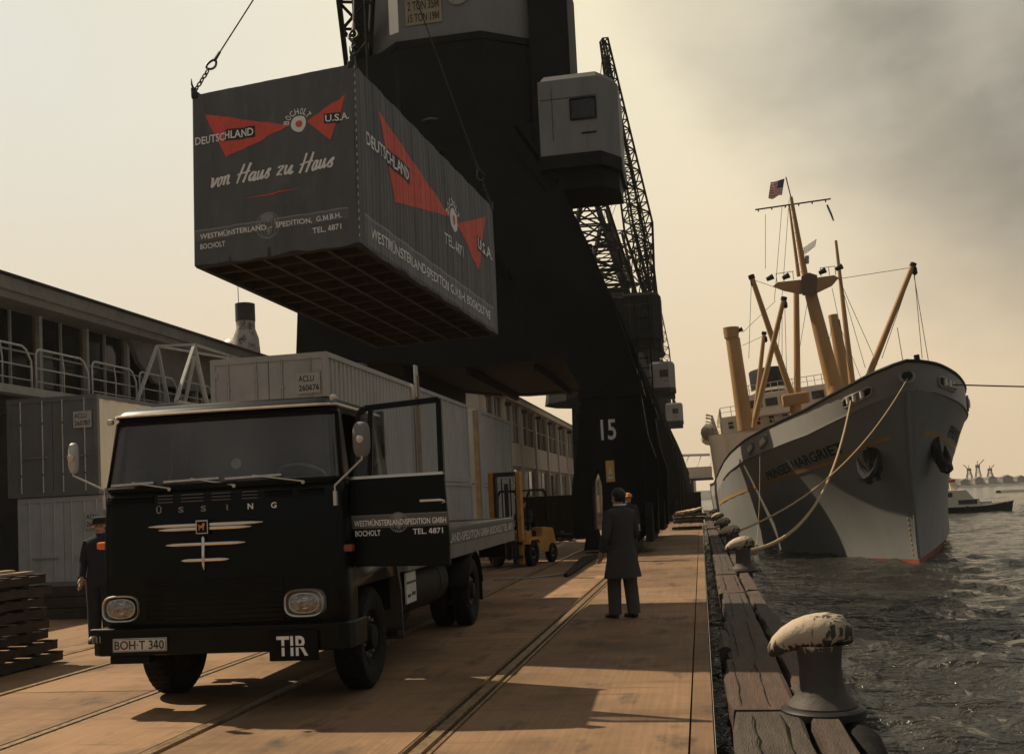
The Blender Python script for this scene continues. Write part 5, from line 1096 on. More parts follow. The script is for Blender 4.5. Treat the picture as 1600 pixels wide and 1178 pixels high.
MB().prism([(1254, 462), (1252, 432), (1264, 426), (1277, 430), (1276, 460)], lambda a, b: sl_(a, b, 84.6), lambda a, b: sl_(a, b, 85.15)).build('mast_head_house', mat('mast_shadow_brown', (0.10, 0.055, 0.025), .6), MA)
mb = MB()
for (a, b) in ((1214, 441), (1226, 439), (1240, 437), (1283, 432), (1296, 430), (1306, 430)): mb.bar(sl_(a, b, 85.4), sl_(a-1.5, b-13, 85.4), .05)
tag(mb.bar(sl_(1212, 428, 85.4), sl_(1240, 424, 85.4), .045).bar(sl_(1281, 419, 85.4), sl_(1305, 416, 85.4), .045).build('platform_rail', MASTY, MA), kind='stuff')
for (a, b) in ((1203, 434), (1228, 432), (1285, 424), (1311, 418)):
    MB().tube([sl_(a-5, b+3, 85.3), sl_(a+5, b-2, 85.3)], [.16, .24], 8).build('floodlight', SHIPN, MA, smooth=True)
rd = MB().tube([sl_(1261, 412, 86), sl_(1261, 400, 86)], .16, 8).build('radar_pedestal', mat('radar_grey', (0.25, 0.25, 0.24), .5), MA)
mb = MB()
for i in range(7): mb.tube([sl_(1252+i*3.5, 401-i*2.6, 86.2), sl_(1254+i*3.5, 389-i*2.4, 86.2)], .03, 5)
for j in range(4): mb.tube([sl_(1252+j*.7, 401-j*4, 86.2), sl_(1273+j*.9, 385-j*3.6, 86.2)], .03, 5)
mb.build('radar_antenna', mat('radar_grey', (0.25, 0.25, 0.24)), rd)
spar('king_post', (1246, 625), (1244, 440), 92, .30, .24); spar('king_post', (1333, 612), (1306, 376), 95, .30, .12); spar('king_post', (1322, 612), (1301, 492), 98, .55, .42); spar('king_post', (1327, 612), (1308, 500), 99, .3, .25)
kp = spar('king_post', (1166, 672), (1143, 524), 104, .82, .62); MB().tube([sl_(1143, 528, 104), sl_(1142, 512, 104)], [.72, .8], 14).build('post_cap', MASTY, kp, smooth=True)
kp2 = spar('king_post', (1172, 668), (1152, 528), 109, .35, .26)
for a, b in ((1134, 520), (1155, 516)): MB().tube([sl_(a-3, b+2, 104), sl_(a+5, b-2, 104)], [.15, .24], 8).build('floodlight', SHIPN, kp, smooth=True)
for p, q, Y, r_ in (((1243, 635), (1174, 432), 84, .27), ((1180, 655), (1225, 466), 82, .25), ((1178, 668), (1194, 520), 95, .24), ((1354, 596), (1427, 413), 70, .22)):
    dk = spar('derrick_boom', p, q, Y, r_, r_*.75, n=10)
    MB().lathe([(.05, -.3), (.17, -.2), (.17, .2), (.05, .3)], 8, Matrix.Translation(sl_(q[0]+2, q[1]+10, Y))).build('tackle_block', SHIPN, dk)
    MB().tube([sl_(q[0]+(p[0]-q[0])*.02, q[1]+(p[1]-q[1])*.02, Y), sl_(q[0]-(p[0]-q[0])*.01, q[1]-(p[1]-q[1])*.01, Y)], r_*.95, 8).build('boom_tip', SHIPN, dk)
# rigging: each wire its own part
for p, q, Y in (((1425, 418), (1303, 437), 78), ((1428, 420), (1441, 560), 70), ((1427, 424), (1452, 572), 70), ((1425, 424), (1378, 560), 70), ((1402, 512), (1411, 566), 66), ((1176, 437), (1214, 450), 85), ((1174, 440), (1170, 560), 86), ((1222, 472), (1222, 600), 86), ((1226, 472), (1230, 610), 86), ((1233, 312), (1215, 560), 90), ((1222, 322), (1210, 470), 88), ((1313, 440), (1352, 575), 84), ((1311, 436), (1371, 570), 80), ((1300, 450), (1330, 590), 86), ((1276, 455), (1295, 560), 86), ((1196, 335), (1196, 420), 88), ((1195, 524), (1160, 540), 100), ((1212, 470), (1160, 520), 95), ((1308, 500), (1345, 590), 97), ((1262, 470), (1240, 600), 88), ((1290, 560), (1302, 500), 95)):
    MB().tube([sl_(*p, Y), sl_(*q, Y)], .022, 5).build('rigging_wire', WIRE, SHIP)
# superstructure, bridge, funnel
def sbox(name, x0, x1, y0, y1, z0, z1, m, parent=SHIP, bevel=.08): return MB().box(x0, x1, y0, y1, z0, z1).build(name, m, parent, bevel=bevel)
t1 = sbox('deckhouse', -8.7, 8.7, 50, 92, 4.6, 10.9, SHIPW); t2 = sbox('upper_deckhouse', -7.6, 7.6, 51.5, 86, 10.9, 12.9, SHIPW); t3 = sbox('bridge', -5.2, 5.2, 49.5, 70, 12.3, 14.6, SHIPW)
MB().tube([(-8.3, 49.9, 4.6), (-8.3, 49.9, 11.1)], .85, 18).build('corner_tower', SHIPW, t1, smooth=True)
for i in range(6): MB().box(-4.5+i*1.55, -3.3+i*1.55, 49.40, 49.48, 13.2, 14.0).build('window', DGLASS, t3)
for i in range(5): MB().box(-6.9+i*1.4, -6.4+i*1.4, 51.42, 51.5, 11.6, 12.3).build('window', DGLASS, t2)
for z in (6.2, 8.6):
    for i in range(9): MB().lathe([(.22, 0), (.22, .06)], 12, Matrix.Translation((-6.4+i*1.5, 49.95, z)) @ Matrix.Rotation(R(-90), 4, 'X')).build('porthole', DGLASS, t1)
for z, yy, xx, par in ((14.6, 49.6, 5.1, t3), (12.9, 51.6, 7.5, t2), (10.9, 50.1, 8.6, t1)):
    mb = MB()
    for i in range(15): mb.bar((-xx+i*2*xx/14, yy, z), (-xx+i*2*xx/14, yy, z+1.0), .06)
    mb.bar((-xx, yy, z+1.0), (xx, yy, z+1.0), .06).bar((-xx, yy, z+.5), (xx, yy, z+.5), .04)
    for i in range(12): mb.bar((-xx, yy+i*1.8, z), (-xx, yy+i*1.8, z+1.0), .06)
    mb.bar((-xx, yy, z+1.0), (-xx, yy+20, z+1.0), .06).bar((-xx, yy, z+.5), (-xx, yy+20, z+.5), .04)
    mb.build('deck_rail', SHIPW, par)
fx, fy = -1.15, 66
ell = lambda sx, sy, z, n=28: [Vector((fx+sx*math.cos(2*math.pi*i/n), fy+sy*math.sin(2*math.pi*i/n)+(z-14)*.08, z)) for i in range(n)]
fnl = MB().loft([ell(2.0, 3.2, 14.0), ell(2.0, 3.2, 16.05)], cap=True).build('funnel', SHIPN, SHIP, smooth=True)
MB().loft([ell(2.03, 3.23, 16.0), ell(2.03, 3.23, 16.35)], cap=True).build('funnel_band', SHIPW, fnl, smooth=True)
MB().loft([ell(2.0, 3.2, 16.3), ell(1.98, 3.15, 18.6), ell(1.9, 3.0, 18.75)], cap=True).build('funnel_top', SHIPN, fnl, smooth=True)
for a in (-1.0, 0.1, 1.0): MB().box(fx+a-.25, fx+a+.25, fy-3.25, fy-2.6, 14.6, 15.6).build('funnel_panel', SHIPW if a == .1 else SHIPB, fnl)
for yy in (56, 66):
    lb = MB().tube([(-8.9, yy-3.6, 12.1), (-8.9, yy-2.4, 11.9), (-8.9, yy, 11.8), (-8.9, yy+2.4, 11.9), (-8.9, yy+3.6, 12.1)], [.12, .75, .95, .75, .12], 12).build('lifeboat', SHIPW, SHIP, smooth=True)
    for e in (-2.2, 2.2): MB().tube([(-8.0, yy+e, 10.9), (-8.4, yy+e, 13.4), (-9.0, yy+e, 13.6)], .12, 8).build('davit', SHIPW, lb, smooth=True)
vp = MB().tube([sl_(1243, 660, 80), sl_(1243, 628, 80)], .42, 12).build('ventilator', MASTY, SHIP, smooth=True); MB().box(-1.0, 1.0, -.6, .6, -.45, .45).build('ventilator_head', MASTY, vp, bevel=.15, loc=sl_(1243, 624, 80))
MB().box(-2.6, 2.6, 30, 44, 5.5, 6.9).build('hatch', SHIPB, SHIP); MB().box(-3, 3, 23, 29.5, 5.8, 7.4).build('mast_house', SHIPW, SHIP)
fs_ = MB().tube([hull(.6, 10.3, 1)+Vector((-.6, .5, -.5)), hull(.6, 10.3, 1)+Vector((-.6, .5, .35))], .14, 8).build('bow_bitt', SHIPN, SHIP)

def cloth(name, c, ux, vy, nu, nv, fn, mats, label, cat):
    mb_ = MB(); rows = []
    for j in range(nv+1): rows.append([c + ux*(i/nu) + vy*(j/nv) + Vector((0, 1, 0))*.12*math.sin(i/nu*7+j*.25) + Vector((0, 0, 1))*(.10*math.sin(i/nu*5+1)-.25*i/nu) for i in range(nu+1)])
    n = nu+1; mb_.v = [tuple(v) for r_ in rows for v in r_]
    for j in range(nv):
        for i in range(nu): mb_.f.append((j*n+i, j*n+i+1, (j+1)*n+i+1, (j+1)*n+i)); mb_.m.append(fn(i/nu, j/nv))
    o_ = mb_.build(name, mats, None, smooth=True, recalc=False); return tag(o_, label, cat)
a_, b_ = aty(1236, 309, 86), aty(1228, 277, 86)
MB().tube([SMI @ a_, SMI @ b_], .05, 6).build('flag_pole', SHIPN, SHIP)
cloth('flag', aty(1226, 281, 86), aty(1204, 279, 86)-aty(1226, 281, 86), aty(1222, 307, 86)-aty(1226, 281, 86), 13, 13, lambda u, v: 2 if (u < .42 and v < .52) else (0 if int(v*13) % 2 == 0 else 1), [mat('flag_red', (0.55, 0.06, 0.05), .8), mat('flag_white', (0.72, 0.66, 0.58), .8), mat('flag_blue', (0.05, 0.06, 0.14), .8)], 'red and white striped flag with blue corner flying at the mast top', 'flag')
cloth('pennant', aty(1291, 322, 86), aty(1301, 340, 86)-aty(1291, 322, 86), aty(1294, 321, 86)-aty(1291, 322, 86), 6, 3, lambda u, v: 0 if u < .7 else 1, [mat('pennant_blue', (0.05, 0.07, 0.11), .8), mat('flag_white', (0.72, 0.66, 0.58), .8)], 'small dark blue pennant flying below the yard end', 'flag')
# mooring lines
def rope(label, a, b, sag, r_, m=ROPE, n=24):
    a, b = Vector(a), Vector(b); pts = [a.lerp(b, i/n)-Vector((0, 0, sag*4*(i/n)*(1-i/n))) for i in range(n+1)]
    return tag(MB().tube(pts, r_, 6).build('mooring_rope', m, smooth=True), label, 'rope', 'mooring ropes of the cargo ship')
B2 = Vector((.86, 23.9, .5))
rope('thick tan mooring rope sagging from the starboard fairlead to the second bollard', SM @ hull(1.75, 8.95, -1, .2), B2+Vector((.1, .1, -.1)), 1.7, .05)
rope('thin mooring rope from the bow fairlead to the third bollard', SM @ (hull(0, 9.5, -1)+Vector((0, -.2, 0))), (.9, 32.6, .5), 1.1, .035)
rope('mooring line running from the port bow out of the picture', SM @ hull(1.7, 9.0, 1, .2), (70, 74, 6.2), .8, .04, WIRE)
rope('thin heaving line hanging from the bulwark to the quay edge', SM @ hull(15, 8.0, -1, .15), (1.05, 30, -.2), 2.4, .009, ROPE)

# ------------------------------------------------------------------ tug, launch, far cranes
TG = thing('tugboat', 'small white-cabined tugboat with dark hull on the water right of the bow', 'boat', (36.3, 149, WZ), 0)
def bh(x, z, sd):
    t = (x+5)/10; b = 1.45*math.sin(math.pi*min(1, .12+t*.62))**.6*(1 if t < .6 else max(0.02, 1-((t-.6)/.4)**2.2)); return Vector((x+(.5 if t > .9 else 0)*z*.4, sd*b*(1+.12*z), z))
bx = [-5+i*.5 for i in range(21)]
sh_ = lambda x: .85+.55*((x+1)/6)**2 if x > -1 else .85
mb = MB()
for sd in (-1, 1): mb.loft([[bh(x, -.3, sd) for x in bx], [bh(x, .35, sd) for x in bx], [bh(x, sh_(x), sd) for x in bx]], closed=False)
mb.loft([[bh(x, sh_(x)-.12, -1) for x in bx], [bh(x, sh_(x)-.12, 1) for x in bx]], closed=False)
hl_ = mb.build('hull', SHIPN, TG, smooth=True); MB().tube([bh(x, sh_(x), -1) for x in bx], .07, 6).build('rubbing_rail', SHIPW, hl_)
cb = MB().prism([(-4.3, .8), (-4.2, 3.1), (-.9, 3.1), (.0, 1.9), (.7, 1.9), (.9, .8)], lambda a, b: Vector((a, -1.0, b)), lambda a, b: Vector((a, 1.0, b))).build('cabin', SHIPW, TG, bevel=.05)
MB().box(-2.0, .4, -1.03, -1.005, 1.15, 1.75).build('window', DGLASS, cb); MB().box(-3.6, -2.7, -1.03, -1.005, 2.2, 2.8).build('window', DGLASS, cb)
fn_ = MB().tube([(-2.2, 0, 3.1), (-2.4, 0, 4.3)], [.5, .45], 12).build('funnel', SHIPW, TG, smooth=True); MB().tube([(-2.38, 0, 4.2), (-2.45, 0, 4.6)], [.47, .45], 12).build('funnel_top', mat('tug_red', (0.4, 0.08, 0.05), .6), fn_, smooth=True)
MB().tube([(-3.3, 0, 3.0), (-3.5, 0, 7.6)], [.07, .03], 6).build('mast', MASTY, TG)
mb = MB()
for i in range(8): mb.bar((1.2+i*.45, -1.2+i*.08, 1.0), (1.2+i*.45, -1.2+i*.08, 1.75), .04)
mb.bar((1.2, -1.2, 1.75), (4.4, -.64, 1.85), .05).build('rail', SHIPW, TG); MB().box(1.0, 2.4, -.6, .6, .8, 1.5).build('winch', ALUL, TG, bevel=.1)
for i in range(3): MB().tube([Vector((-1+i*1.3+.3*math.cos(a), -1.5, .55+.3*math.sin(a))) for a in [2*math.pi*q/12 for q in range(12)]], .09, 6, closed=True).build('tyre_fender', RUBBER, TG)
LA = thing('launch', 'dark motor launch far out at the right picture edge', 'boat', (102, 352-36, WZ), R(8))
MB().loft([[Vector((x, sd*(1.6*(1-((x-6)/8)**2 if x > 6 else 1)), z)) for x, sd in [(-8, -1), (-4, -1), (2, -1), (8, -1), (13, -.2), (13, .2), (8, 1), (2, 1), (-4, 1), (-8, 1)]] for z in (-.3, 1.5)], cap=True).build('hull', SHIPN, LA); MB().box(-6, -1, -1.2, 1.2, 1.5, 3.2).build('cabin', mat('launch_grey', (0.1, 0.1, 0.1)), LA)
def farcrane(x, y, h, lab):
    c = thing('harbour_crane', lab, 'crane', (x, y, 3), 0, 'hazy cranes on the far shore')
    mb_ = MB(); lattice([(-2, -2, 0), (2, -2, 0), (2, 2, 0), (-2, 2, 0)], [(-.9, -.9, h*.6), (.9, -.9, h*.6), (.9, .9, h*.6), (-.9, .9, h*.6)], 3, .35, .2, mb_); mb_.build('tower', STEEL, c)
    MB().box(-1.3, 1.3, -1.3, 1.3, h*.6, h*.78).build('house', STEEL, c); MB().bar((0, 0, h*.7), (h*.35*random.choice((-1, 1)), 0, h*1.05), .5).bar((0, 0, h*.78), (0, 0, h), .4).build('jib', STEEL, c)
farcrane(190, 782, 10, 'left of the hazy cranes on the far shore beyond the tugboat'); farcrane(197, 786, 13, 'middle and tallest of the hazy cranes on the far shore'); farcrane(204, 782, 9, 'right of the hazy cranes on the far shore'); farcrane(232, 785, 11, 'hazy crane on the far shore at the right picture edge')
FB = [mat('far_building_a', (0.30, 0.27, 0.22), .9), mat('far_building_b', (0.14, 0.13, 0.12), .9), mat('far_building_c', (0.20, 0.17, 0.14), .9)]
ords = ['leftmost', 'second', 'third', 'fourth', 'fifth', 'sixth', 'rightmost']
for i in range(7):
    x = 172+i*9.5+random.uniform(-2, 2); w, h = random.uniform(5, 8.5), random.uniform(3, 6)
    b_ = thing('far_building', 'low hazy harbour building on the far shore, %s of the seven from the left' % ords[i], 'building', (x, 764+random.uniform(0, 5), -1.4), 0, 'hazy buildings on the far shore')
    MB().box(-w/2, w/2, 0, 8, 0, h).build('wall', FB[i % 3], b_); MB().prism([(-w/2-.3, h), (w/2+.3, h), (0, h+1.8)], lambda a, b: Vector((a, -.3, b)), lambda a, b: Vector((a, 8.3, b))).build('roof', FB[1], b_)

# ------------------------------------------------------------------ people
def person(label, loc, rz, h, top, legs, arms, coat=None, cap=None, hair=HAIR, sit=False, lean=0.0, headturn=0.0, step=0.0):
    """body = one skinned mesh (head, neck, trunk, limbs, fingers); clothing, hair and cap are its children. Faces local -y."""
    k = h/1.80; P = thing('person', label, 'person', loc, rz)
    V, E_, Rr = [], [], []
    def add(p, r_, par=None):
        V.append(Vector((p[0]*k, p[1]*k, p[2]*k))); Rr.append(r_*k); i = len(V)-1
        if par is not None: E_.append((par, i))
        return i
    pel = add((0, 0, .95), .13); sp = add((0, .01-lean*.3, 1.17), .125, pel); chs = add((0, -lean*.7, 1.38), .135, sp); nk = add((0, -.005-lean, 1.51), .055, chs)
    hx, hy = math.sin(headturn)*.03, -.02-lean*1.1
    h0 = add((0, hy+.005, 1.575), .062, nk); h1 = add((hx*.4, hy-.01, 1.635), .078, h0); h2 = add((hx*.5, hy, 1.70), .092, h1); h3 = add((hx*.4, hy+.005, 1.755), .072, h2); add((0, hy+.005, 1.785), .03, h3)
    nose = add((math.sin(headturn)*.10, hy-math.cos(headturn)*.103, 1.655), .014, h1)
    for s_ in (-1, 1): add((s_*.093*math.cos(headturn), hy+.01+s_*.093*math.sin(headturn), 1.67), .016, h2)
    leg = []
    for s_ in (-1, 1):
        hp = add((s_*.095, 0, .90), .105, pel)
        if sit: kn = add((s_*.13, -.42, .92), .075, hp); an = add((s_*.13, -.45, .48), .048, kn); add((s_*.13, -.60, .42), .036, an)
        else:
            kn = add((s_*.10, -.02+s_*step, .50), .075, hp); an = add((s_*.105, .0+s_*step*1.6, .09), .05, kn); add((s_*.13, -.17+s_*step*1.6, .035), .034, an)
        leg.append((hp, kn, an))
    arm = []
    for s_, (el, wr) in zip((-1, 1), arms):
        sh = add((s_*.185, -lean*.8, 1.43), .068, chs); e_ = add(el, .047, sh); w_ = add(wr, .033, e_)
        d = (V[w_]-V[e_]).normalized()/1.0; side = Vector((0, 1, 0)) if abs(d.z) > .5 else Vector((0, 0, 1)); side = (side-d*side.dot(d)).normalized(); nrm = d.cross(side)
        w0 = V[w_]/k; pm = add(w0+d*.075, .034, w_)
        for f, (o_, ln) in enumerate(((-.030, .075), (-.010, .085), (.010, .080), (.028, .062))):
            m1 = add(w0+d*(.11+ln*.35)+side*o_+nrm*.008*s_, .0095, pm); add(w0+d*(.105+ln)+side*o_*.9+nrm*.028*s_, .008, m1)
        t1_ = add(w0+d*.06+side*-.048+nrm*.012*s_, .011, w_); add(w0+d*.105+side*-.058+nrm*.024*s_, .009, t1_)
        arm.append((sh, e_, w_))
    me = bpy.data.meshes.new('body'); me.from_pydata([tuple(v) for v in V], E_, []); me.materials.append(SKIN); bo = link('body', me, P)
    sk = bo.modifiers.new('skin', 'SKIN'); sk.use_smooth_shade = True
    for i, d in enumerate(me.skin_vertices[0].data): d.radius = (Rr[i], Rr[i]); d.use_root = (i == 0)
    ss = bo.modifiers.new('sub', 'SUBSURF'); ss.levels = 2; ss.render_levels = 2
    el_ = lambda c, a, b, n=20, w=0.0, ph=0.0: [Vector((c[0]*k+a*k*math.cos(2*math.pi*i/n)*(1+w*math.sin(5*2*math.pi*i/n+ph)), c[1]*k+b*k*math.sin(2*math.pi*i/n)*(1+w*math.sin(4*2*math.pi*i/n+ph*2)), c[2]*k)) for i in range(n)]
    # trousers
    for hp, kn, an in leg:
        a, b, c = V[hp], V[kn], V[an]; MB().tube([a+Vector((0, 0, .04*k)), a.lerp(b, .5), b, b.lerp(c, .5), c-Vector((0, 0, .035*k))], [.125*k, .115*k, .098*k, .096*k, .090*k], 14).build('trousers', legs, P, smooth=True)
        f0 = c+Vector((0, .05*k, -.055*k)); MB().tube([f0, f0+Vector((0, -.07*k, .0)), f0+Vector((0, -.17*k, -.01*k)), f0+Vector((.0, -.255*k, -.018*k)), f0+Vector((0, -.275*k, -.022*k))], [.036*k, .047*k, .045*k, .036*k, .014*k], 10).build('shoe', SHOE, P, smooth=True)
    lz = lambda z: -lean*max(0, (z-.95)/.55)
    rings = [el_((0, lz(1.53), 1.575), .072, .078), el_((0, lz(1.53), 1.53), .085, .088), el_((0, lz(1.5), 1.512), .15, .105), el_((0, lz(1.46), 1.485), .215, .115), el_((0, lz(1.40), 1.41), .245, .135), el_((0, lz(1.3), 1.28), .205, .138, w=.02), el_((0, lz(1.15), 1.12), .190, .135, w=.03)]
    if coat: rings += [el_((0, .0, .98), .20, .15, w=.04, ph=.5), el_((0.01, .01, .80), .235, .18, w=.07, ph=.8), el_((.02, .02, coat), .275, .215, w=.12, ph=1.1)]
    else: rings += [el_((0, 0, .98), .20, .15, w=.02), el_((0, 0, .80 if not sit else .9), .20, .15, w=.03)]
    MB().loft(rings, cap=True).build('coat' if coat else 'jacket', top, P, smooth=True, angle=70)
    if coat:
        MB().tube(el_((0, lz(1.53), 1.565), .078, .085), .012*k, 6, closed=True).build('collar', WHITEP, P, smooth=True)
        MB().tube([Vector((x*k, (.142-abs(x)*.25)*k, (1.27+abs(x)*.05)*k)) for x in (-.18, -.09, 0, .09, .18)], .008*k, 5).build('yoke_seam', top, P, smooth=True)
    for sh, e_, w_ in arm:
        a, b, c = V[sh], V[e_], V[w_]; cl = c+(b-c)*.06
        MB().tube([a+Vector((0, 0, .01))+(a-b).normalized()*.03*k, a.lerp(b, .4), b.lerp(a, .1), b, b.lerp(c, .2), cl], [.075*k, .078*k, .066*k, .066*k, .064*k, .055*k], 12).build('sleeve', top, P, smooth=True)
    hc = Vector((0, hy*k, 1.70*k))
    ht = MB(); n = 18; rows = []
    for j in range(7):
        a = math.pi/2*j/6*1.45; rr_ = (.108+.006*math.sin(j*2.1))*k*math.sin(a)+.0005; z = .108*k*math.cos(a)
        rows.append([hc+Vector((rr_*math.cos(2*math.pi*i/n)*.92, rr_*math.sin(2*math.pi*i/n)*1.08+.014*k, z+.0-(.035*k*(1-math.sin(2*math.pi*i/n-math.pi/1)) if False else 0) + (.062*k if (math.sin(2*math.pi*i/n) < -.3 and j > 4) else 0) - (.02*k if (math.sin(2*math.pi*i/n) > .3 and j > 5) else 0))) for i in range(n)])
    hr = ht.loft(rows).build('hair', hair, P, smooth=True, angle=180); hr.modifiers.new('t', 'SOLIDIFY').thickness = .012
    for s_ in (-1, 1):
        q = Vector((s_*.035*math.cos(headturn)+.09*math.sin(headturn), hy-.088*math.cos(headturn)+s_*.035*math.sin(headturn)*.3, 1.69))*k
        MB().lathe([(.001, -.010*k), (.011*k, 0), (.001, .010*k)], 8, Matrix.Translation(q)).build('eye', HAIR, P)
    MB().bar(Vector((-.024*k, (hy-.086)*k, 1.607*k)), Vector((.024*k, (hy-.086)*k, 1.607*k)), .008*k, .008*k).build('mouth', mat('lips', (0.25, 0.09, 0.07), .6), P)
    if cap == 'flat':
        MB().loft([el_((0, hy+.005, 1.745), .10, .108), el_((0, hy+.01, 1.775), .108, .118), el_((0, hy+.01, 1.80), .098, .108), el_((0, hy+.01, 1.815), .06, .06)], cap=True).build('cap', mat('cap_dark', (0.012, 0.011, 0.011), .9), P, smooth=True)
    elif cap == 'helmet':
        MB().loft([el_((0, hy, 1.72), .135, .15), el_((0, hy, 1.735), .118, .13), el_((0, hy, 1.78), .105, .115), el_((0, hy, 1.815), .07, .08), el_((0, hy, 1.83), .02, .02)], cap=True).build('helmet', mat('helmet_orange', (0.55, 0.20, 0.04), .5, var=.1), P, smooth=True)
    return P
person('man in a long grey-brown work coat standing with his back turned on the deck', (-1.20, 15.2, 0), R(-142), 1.90, COAT, TROU, (((-.26, -.02, 1.16), (-.22, -.24, 1.0)), ((.26, .03, 1.15), (.25, -.10, .92))), coat=.56, lean=-.01, step=-.05)
person('man in dark overalls and black beret beside the truck cab', (-8.86, 14.0, 0), R(14), 1.84, NAVY, NAVY, (((-.26, .02, 1.16), (-.24, -.12, .93)), ((.25, .03, 1.16), (.22, -.14, .95))), cap='flat', headturn=.25)
person('worker in an orange helmet standing by the crane leg', (-2.0, 28.5, 0), R(20), 1.86, NAVY, NAVY, (((-.26, .02, 1.16), (-.22, -.18, .98)), ((.25, .03, 1.16), (.22, -.14, .95))), cap='helmet')

# ------------------------------------------------------------------ forklift with driver
FK = thing('forklift', 'yellow forklift with raised black mast behind the flatbed', 'forklift', (-5.3, 27.9, 0), R(-14))
for x in (-.42, .42):
    MB().box(x-.06, x+.06, -.12, .06, .08, 2.62).build('mast_rail', YEL, FK, bevel=.008); MB().box(x*.8-.04, x*.8+.04, -.04, .1, .1, 2.5).build('inner_rail', STEEL, FK)
MB().box(-.36, .36, -.02, .08, 2.5, 2.62).build('mast_crosshead', STEEL, FK); MB().box(-.36, .36, -.0, .08, 1.3, 1.38).build('mast_brace', STEEL, FK)
MB().tube([(0, .03, .2), (0, .03, 2.3)], .06, 10).build('lift_cylinder', STEEL, FK, smooth=True)
for x in (-.12, .14): MB().tube([(x, -.0, .6), (x, -.0, 2.45)], .02, 6).build('lift_chain', STEEL, FK)
cr_ = MB().box(-.5, .5, -.2, -.13, .25, .33).box(-.5, .5, -.2, -.13, .62, .70).box(-.06, .06, -.19, -.14, .33, .62).build('fork_carriage', STEEL, FK)
for x in (-.3, .3): MB().box(x-.06, x+.06, -.26, -.201, .06, .72).box(x-.06, x+.06, -1.3, -.26, .06, .11).build('fork', STEEL, FK)
MB().prism([(.15, .35), (.15, .95), (.5, 1.0), (.55, .75), (1.3, .75), (1.35, 1.05), (2.1, 1.0), (2.3, .6), (2.2, .3)], lambda a, b: Vector((-.5, a, b)), lambda a, b: Vector((.5, a, b))).build('chassis', YEL, FK, bevel=.04)
MB().box(-.48, .48, 1.75, 2.35, .35, .98).build('counterweight', TRUCKM, FK, bevel=.08); MB().box(-.28, .28, .95, 1.4, .76, .95).box(-.26, .26, 1.36, 1.5, .9, 1.4).build('seat', TRUCKM, FK, bevel=.04)
og = MB()
for x in (-.46, .46): og.tube([(x, .35, .9), (x, .42, 1.95), (x, .6, 2.1), (x, 1.6, 2.1), (x, 1.72, 1.98), (x, 1.8, .95)], .035, 8)
for y in (.7, .95, 1.2, 1.45): og.bar((-.46, y, 2.1), (.46, y, 2.1), .05, .03)
og.build('overhead_guard', TRUCKM, FK, smooth=True)
for x, s_ in ((-.52, -1), (.52, 1)):
    wheel_parts(x, .35, s_, FK, .36, .22); wheel_parts(x*.9, 1.95, s_, FK, .28, .18)
    MB().prism([(-.1, .62), (0, .80), (.7, .80), (.8, .62), (.72, .62), (.62, .72), (.1, .72), (0, .62)], lambda a, b: Vector((x-.14, a, b)), lambda a, b: Vector((x+.14, a, b))).build('mudguard', YEL, FK)
MB().tube([Vector((.0+.17*math.cos(a), .62+.08*math.sin(a), 1.22+.14*math.sin(a))) for a in [2*math.pi*i/20 for i in range(20)]], .014, 6, closed=True).bar((0, .62, 1.22), (0, .48, .9), .04).build('steering_wheel', TRUCKM, FK)
fd = Matrix.Translation((-5.3, 27.9, 0)) @ Matrix.Rotation(R(-14), 4, 'Z') @ Vector((0, 1.18, .12))
person('forklift driver in dark clothes sitting behind the mast', tuple(fd), R(-14), 1.72, NAVY, NAVY, (((-.26, -.12, 1.18), (-.13, -.42, 1.15)), ((.26, -.12, 1.18), (.13, -.42, 1.15))), sit=True, lean=.02)

# ------------------------------------------------------------------ pallets, skips, debris
def pallet(label, loc, rz, m, group, w=1.2, d=2.6, n=7):
    p = thing('pallet', label, 'pallet', loc, rz, group)
    for x in (-w/2+.06, 0, w/2-.06): MB().box(x-.05, x+.05, -d/2, d/2, .022, .118).build('stringer', m, p)
    for i in range(n):
        y = -d/2+.06+i*(d-.12)/(n-1); MB().box(-w/2, w/2, y-.055, y+.055, .1185, .14).build('top_board', m, p)
        if i % 2 == 0: MB().box(-w/2, w/2, y-.055, y+.055, 0, .0215).build('bottom_board', m, p)
    return p
names = ['bottom', 'second from bottom', 'third from bottom', 'fourth from bottom', 'middle upper', 'third from top', 'second from top', 'topmost']
for i in range(8):
    pallet('dark wooden pallet at the left picture edge, %s of its stack' % names[i], (-9.38+(.13 if i < 1 else .07 if i < 2 else random.uniform(-.03, .03)), 10.78+(.1 if i < 2 else random.uniform(-.06, .04)), .004+.1425*i), R(1.5*(i % 3-1)), DKWOOD, 'dark pallets stacked at the left edge', w=2.0, d=2.5, n=8)
for i in range(5):
    a = (-8.75-.16*i, 10.3+.35*(i % 3), 1.16+.03*i); b = (-8.55-.1*i+random.uniform(-.2, .2), 12.0-.22*i, 1.165+.035*i)
    tag(MB().bar(a, b, .14, .03).build('loose_plank', NEWWOOD), 'pale sawn plank lying loose on top of the dark pallet stack', 'plank', 'loose planks on the pallet stack')
tb = thing('sleeper_stack', 'low stack of dark timber sleepers in front of the left containers', 'timber stack', (-12.6, 17.5, 0))
for j in range(3):
    for i in range(5): MB().box(-2.4, 2.4+random.uniform(-.2, .1), i*.28, i*.28+.25, j*.21, j*.21+.2).build('sleeper', DKWOOD, tb, bevel=.012)
ql = ['bottom', 'second lowest', 'second highest', 'top']
for i in range(4): pallet('%s wooden pallet stacked on the deck before the far skip' % ql[i].capitalize(), (-.72+.06*(i-1), 53.2, .004+.17*i+(.14 if i else 0)), R(90+2*i), DKWOOD, 'pallets stacked on the deck', w=1.6, d=1.5, n=6)
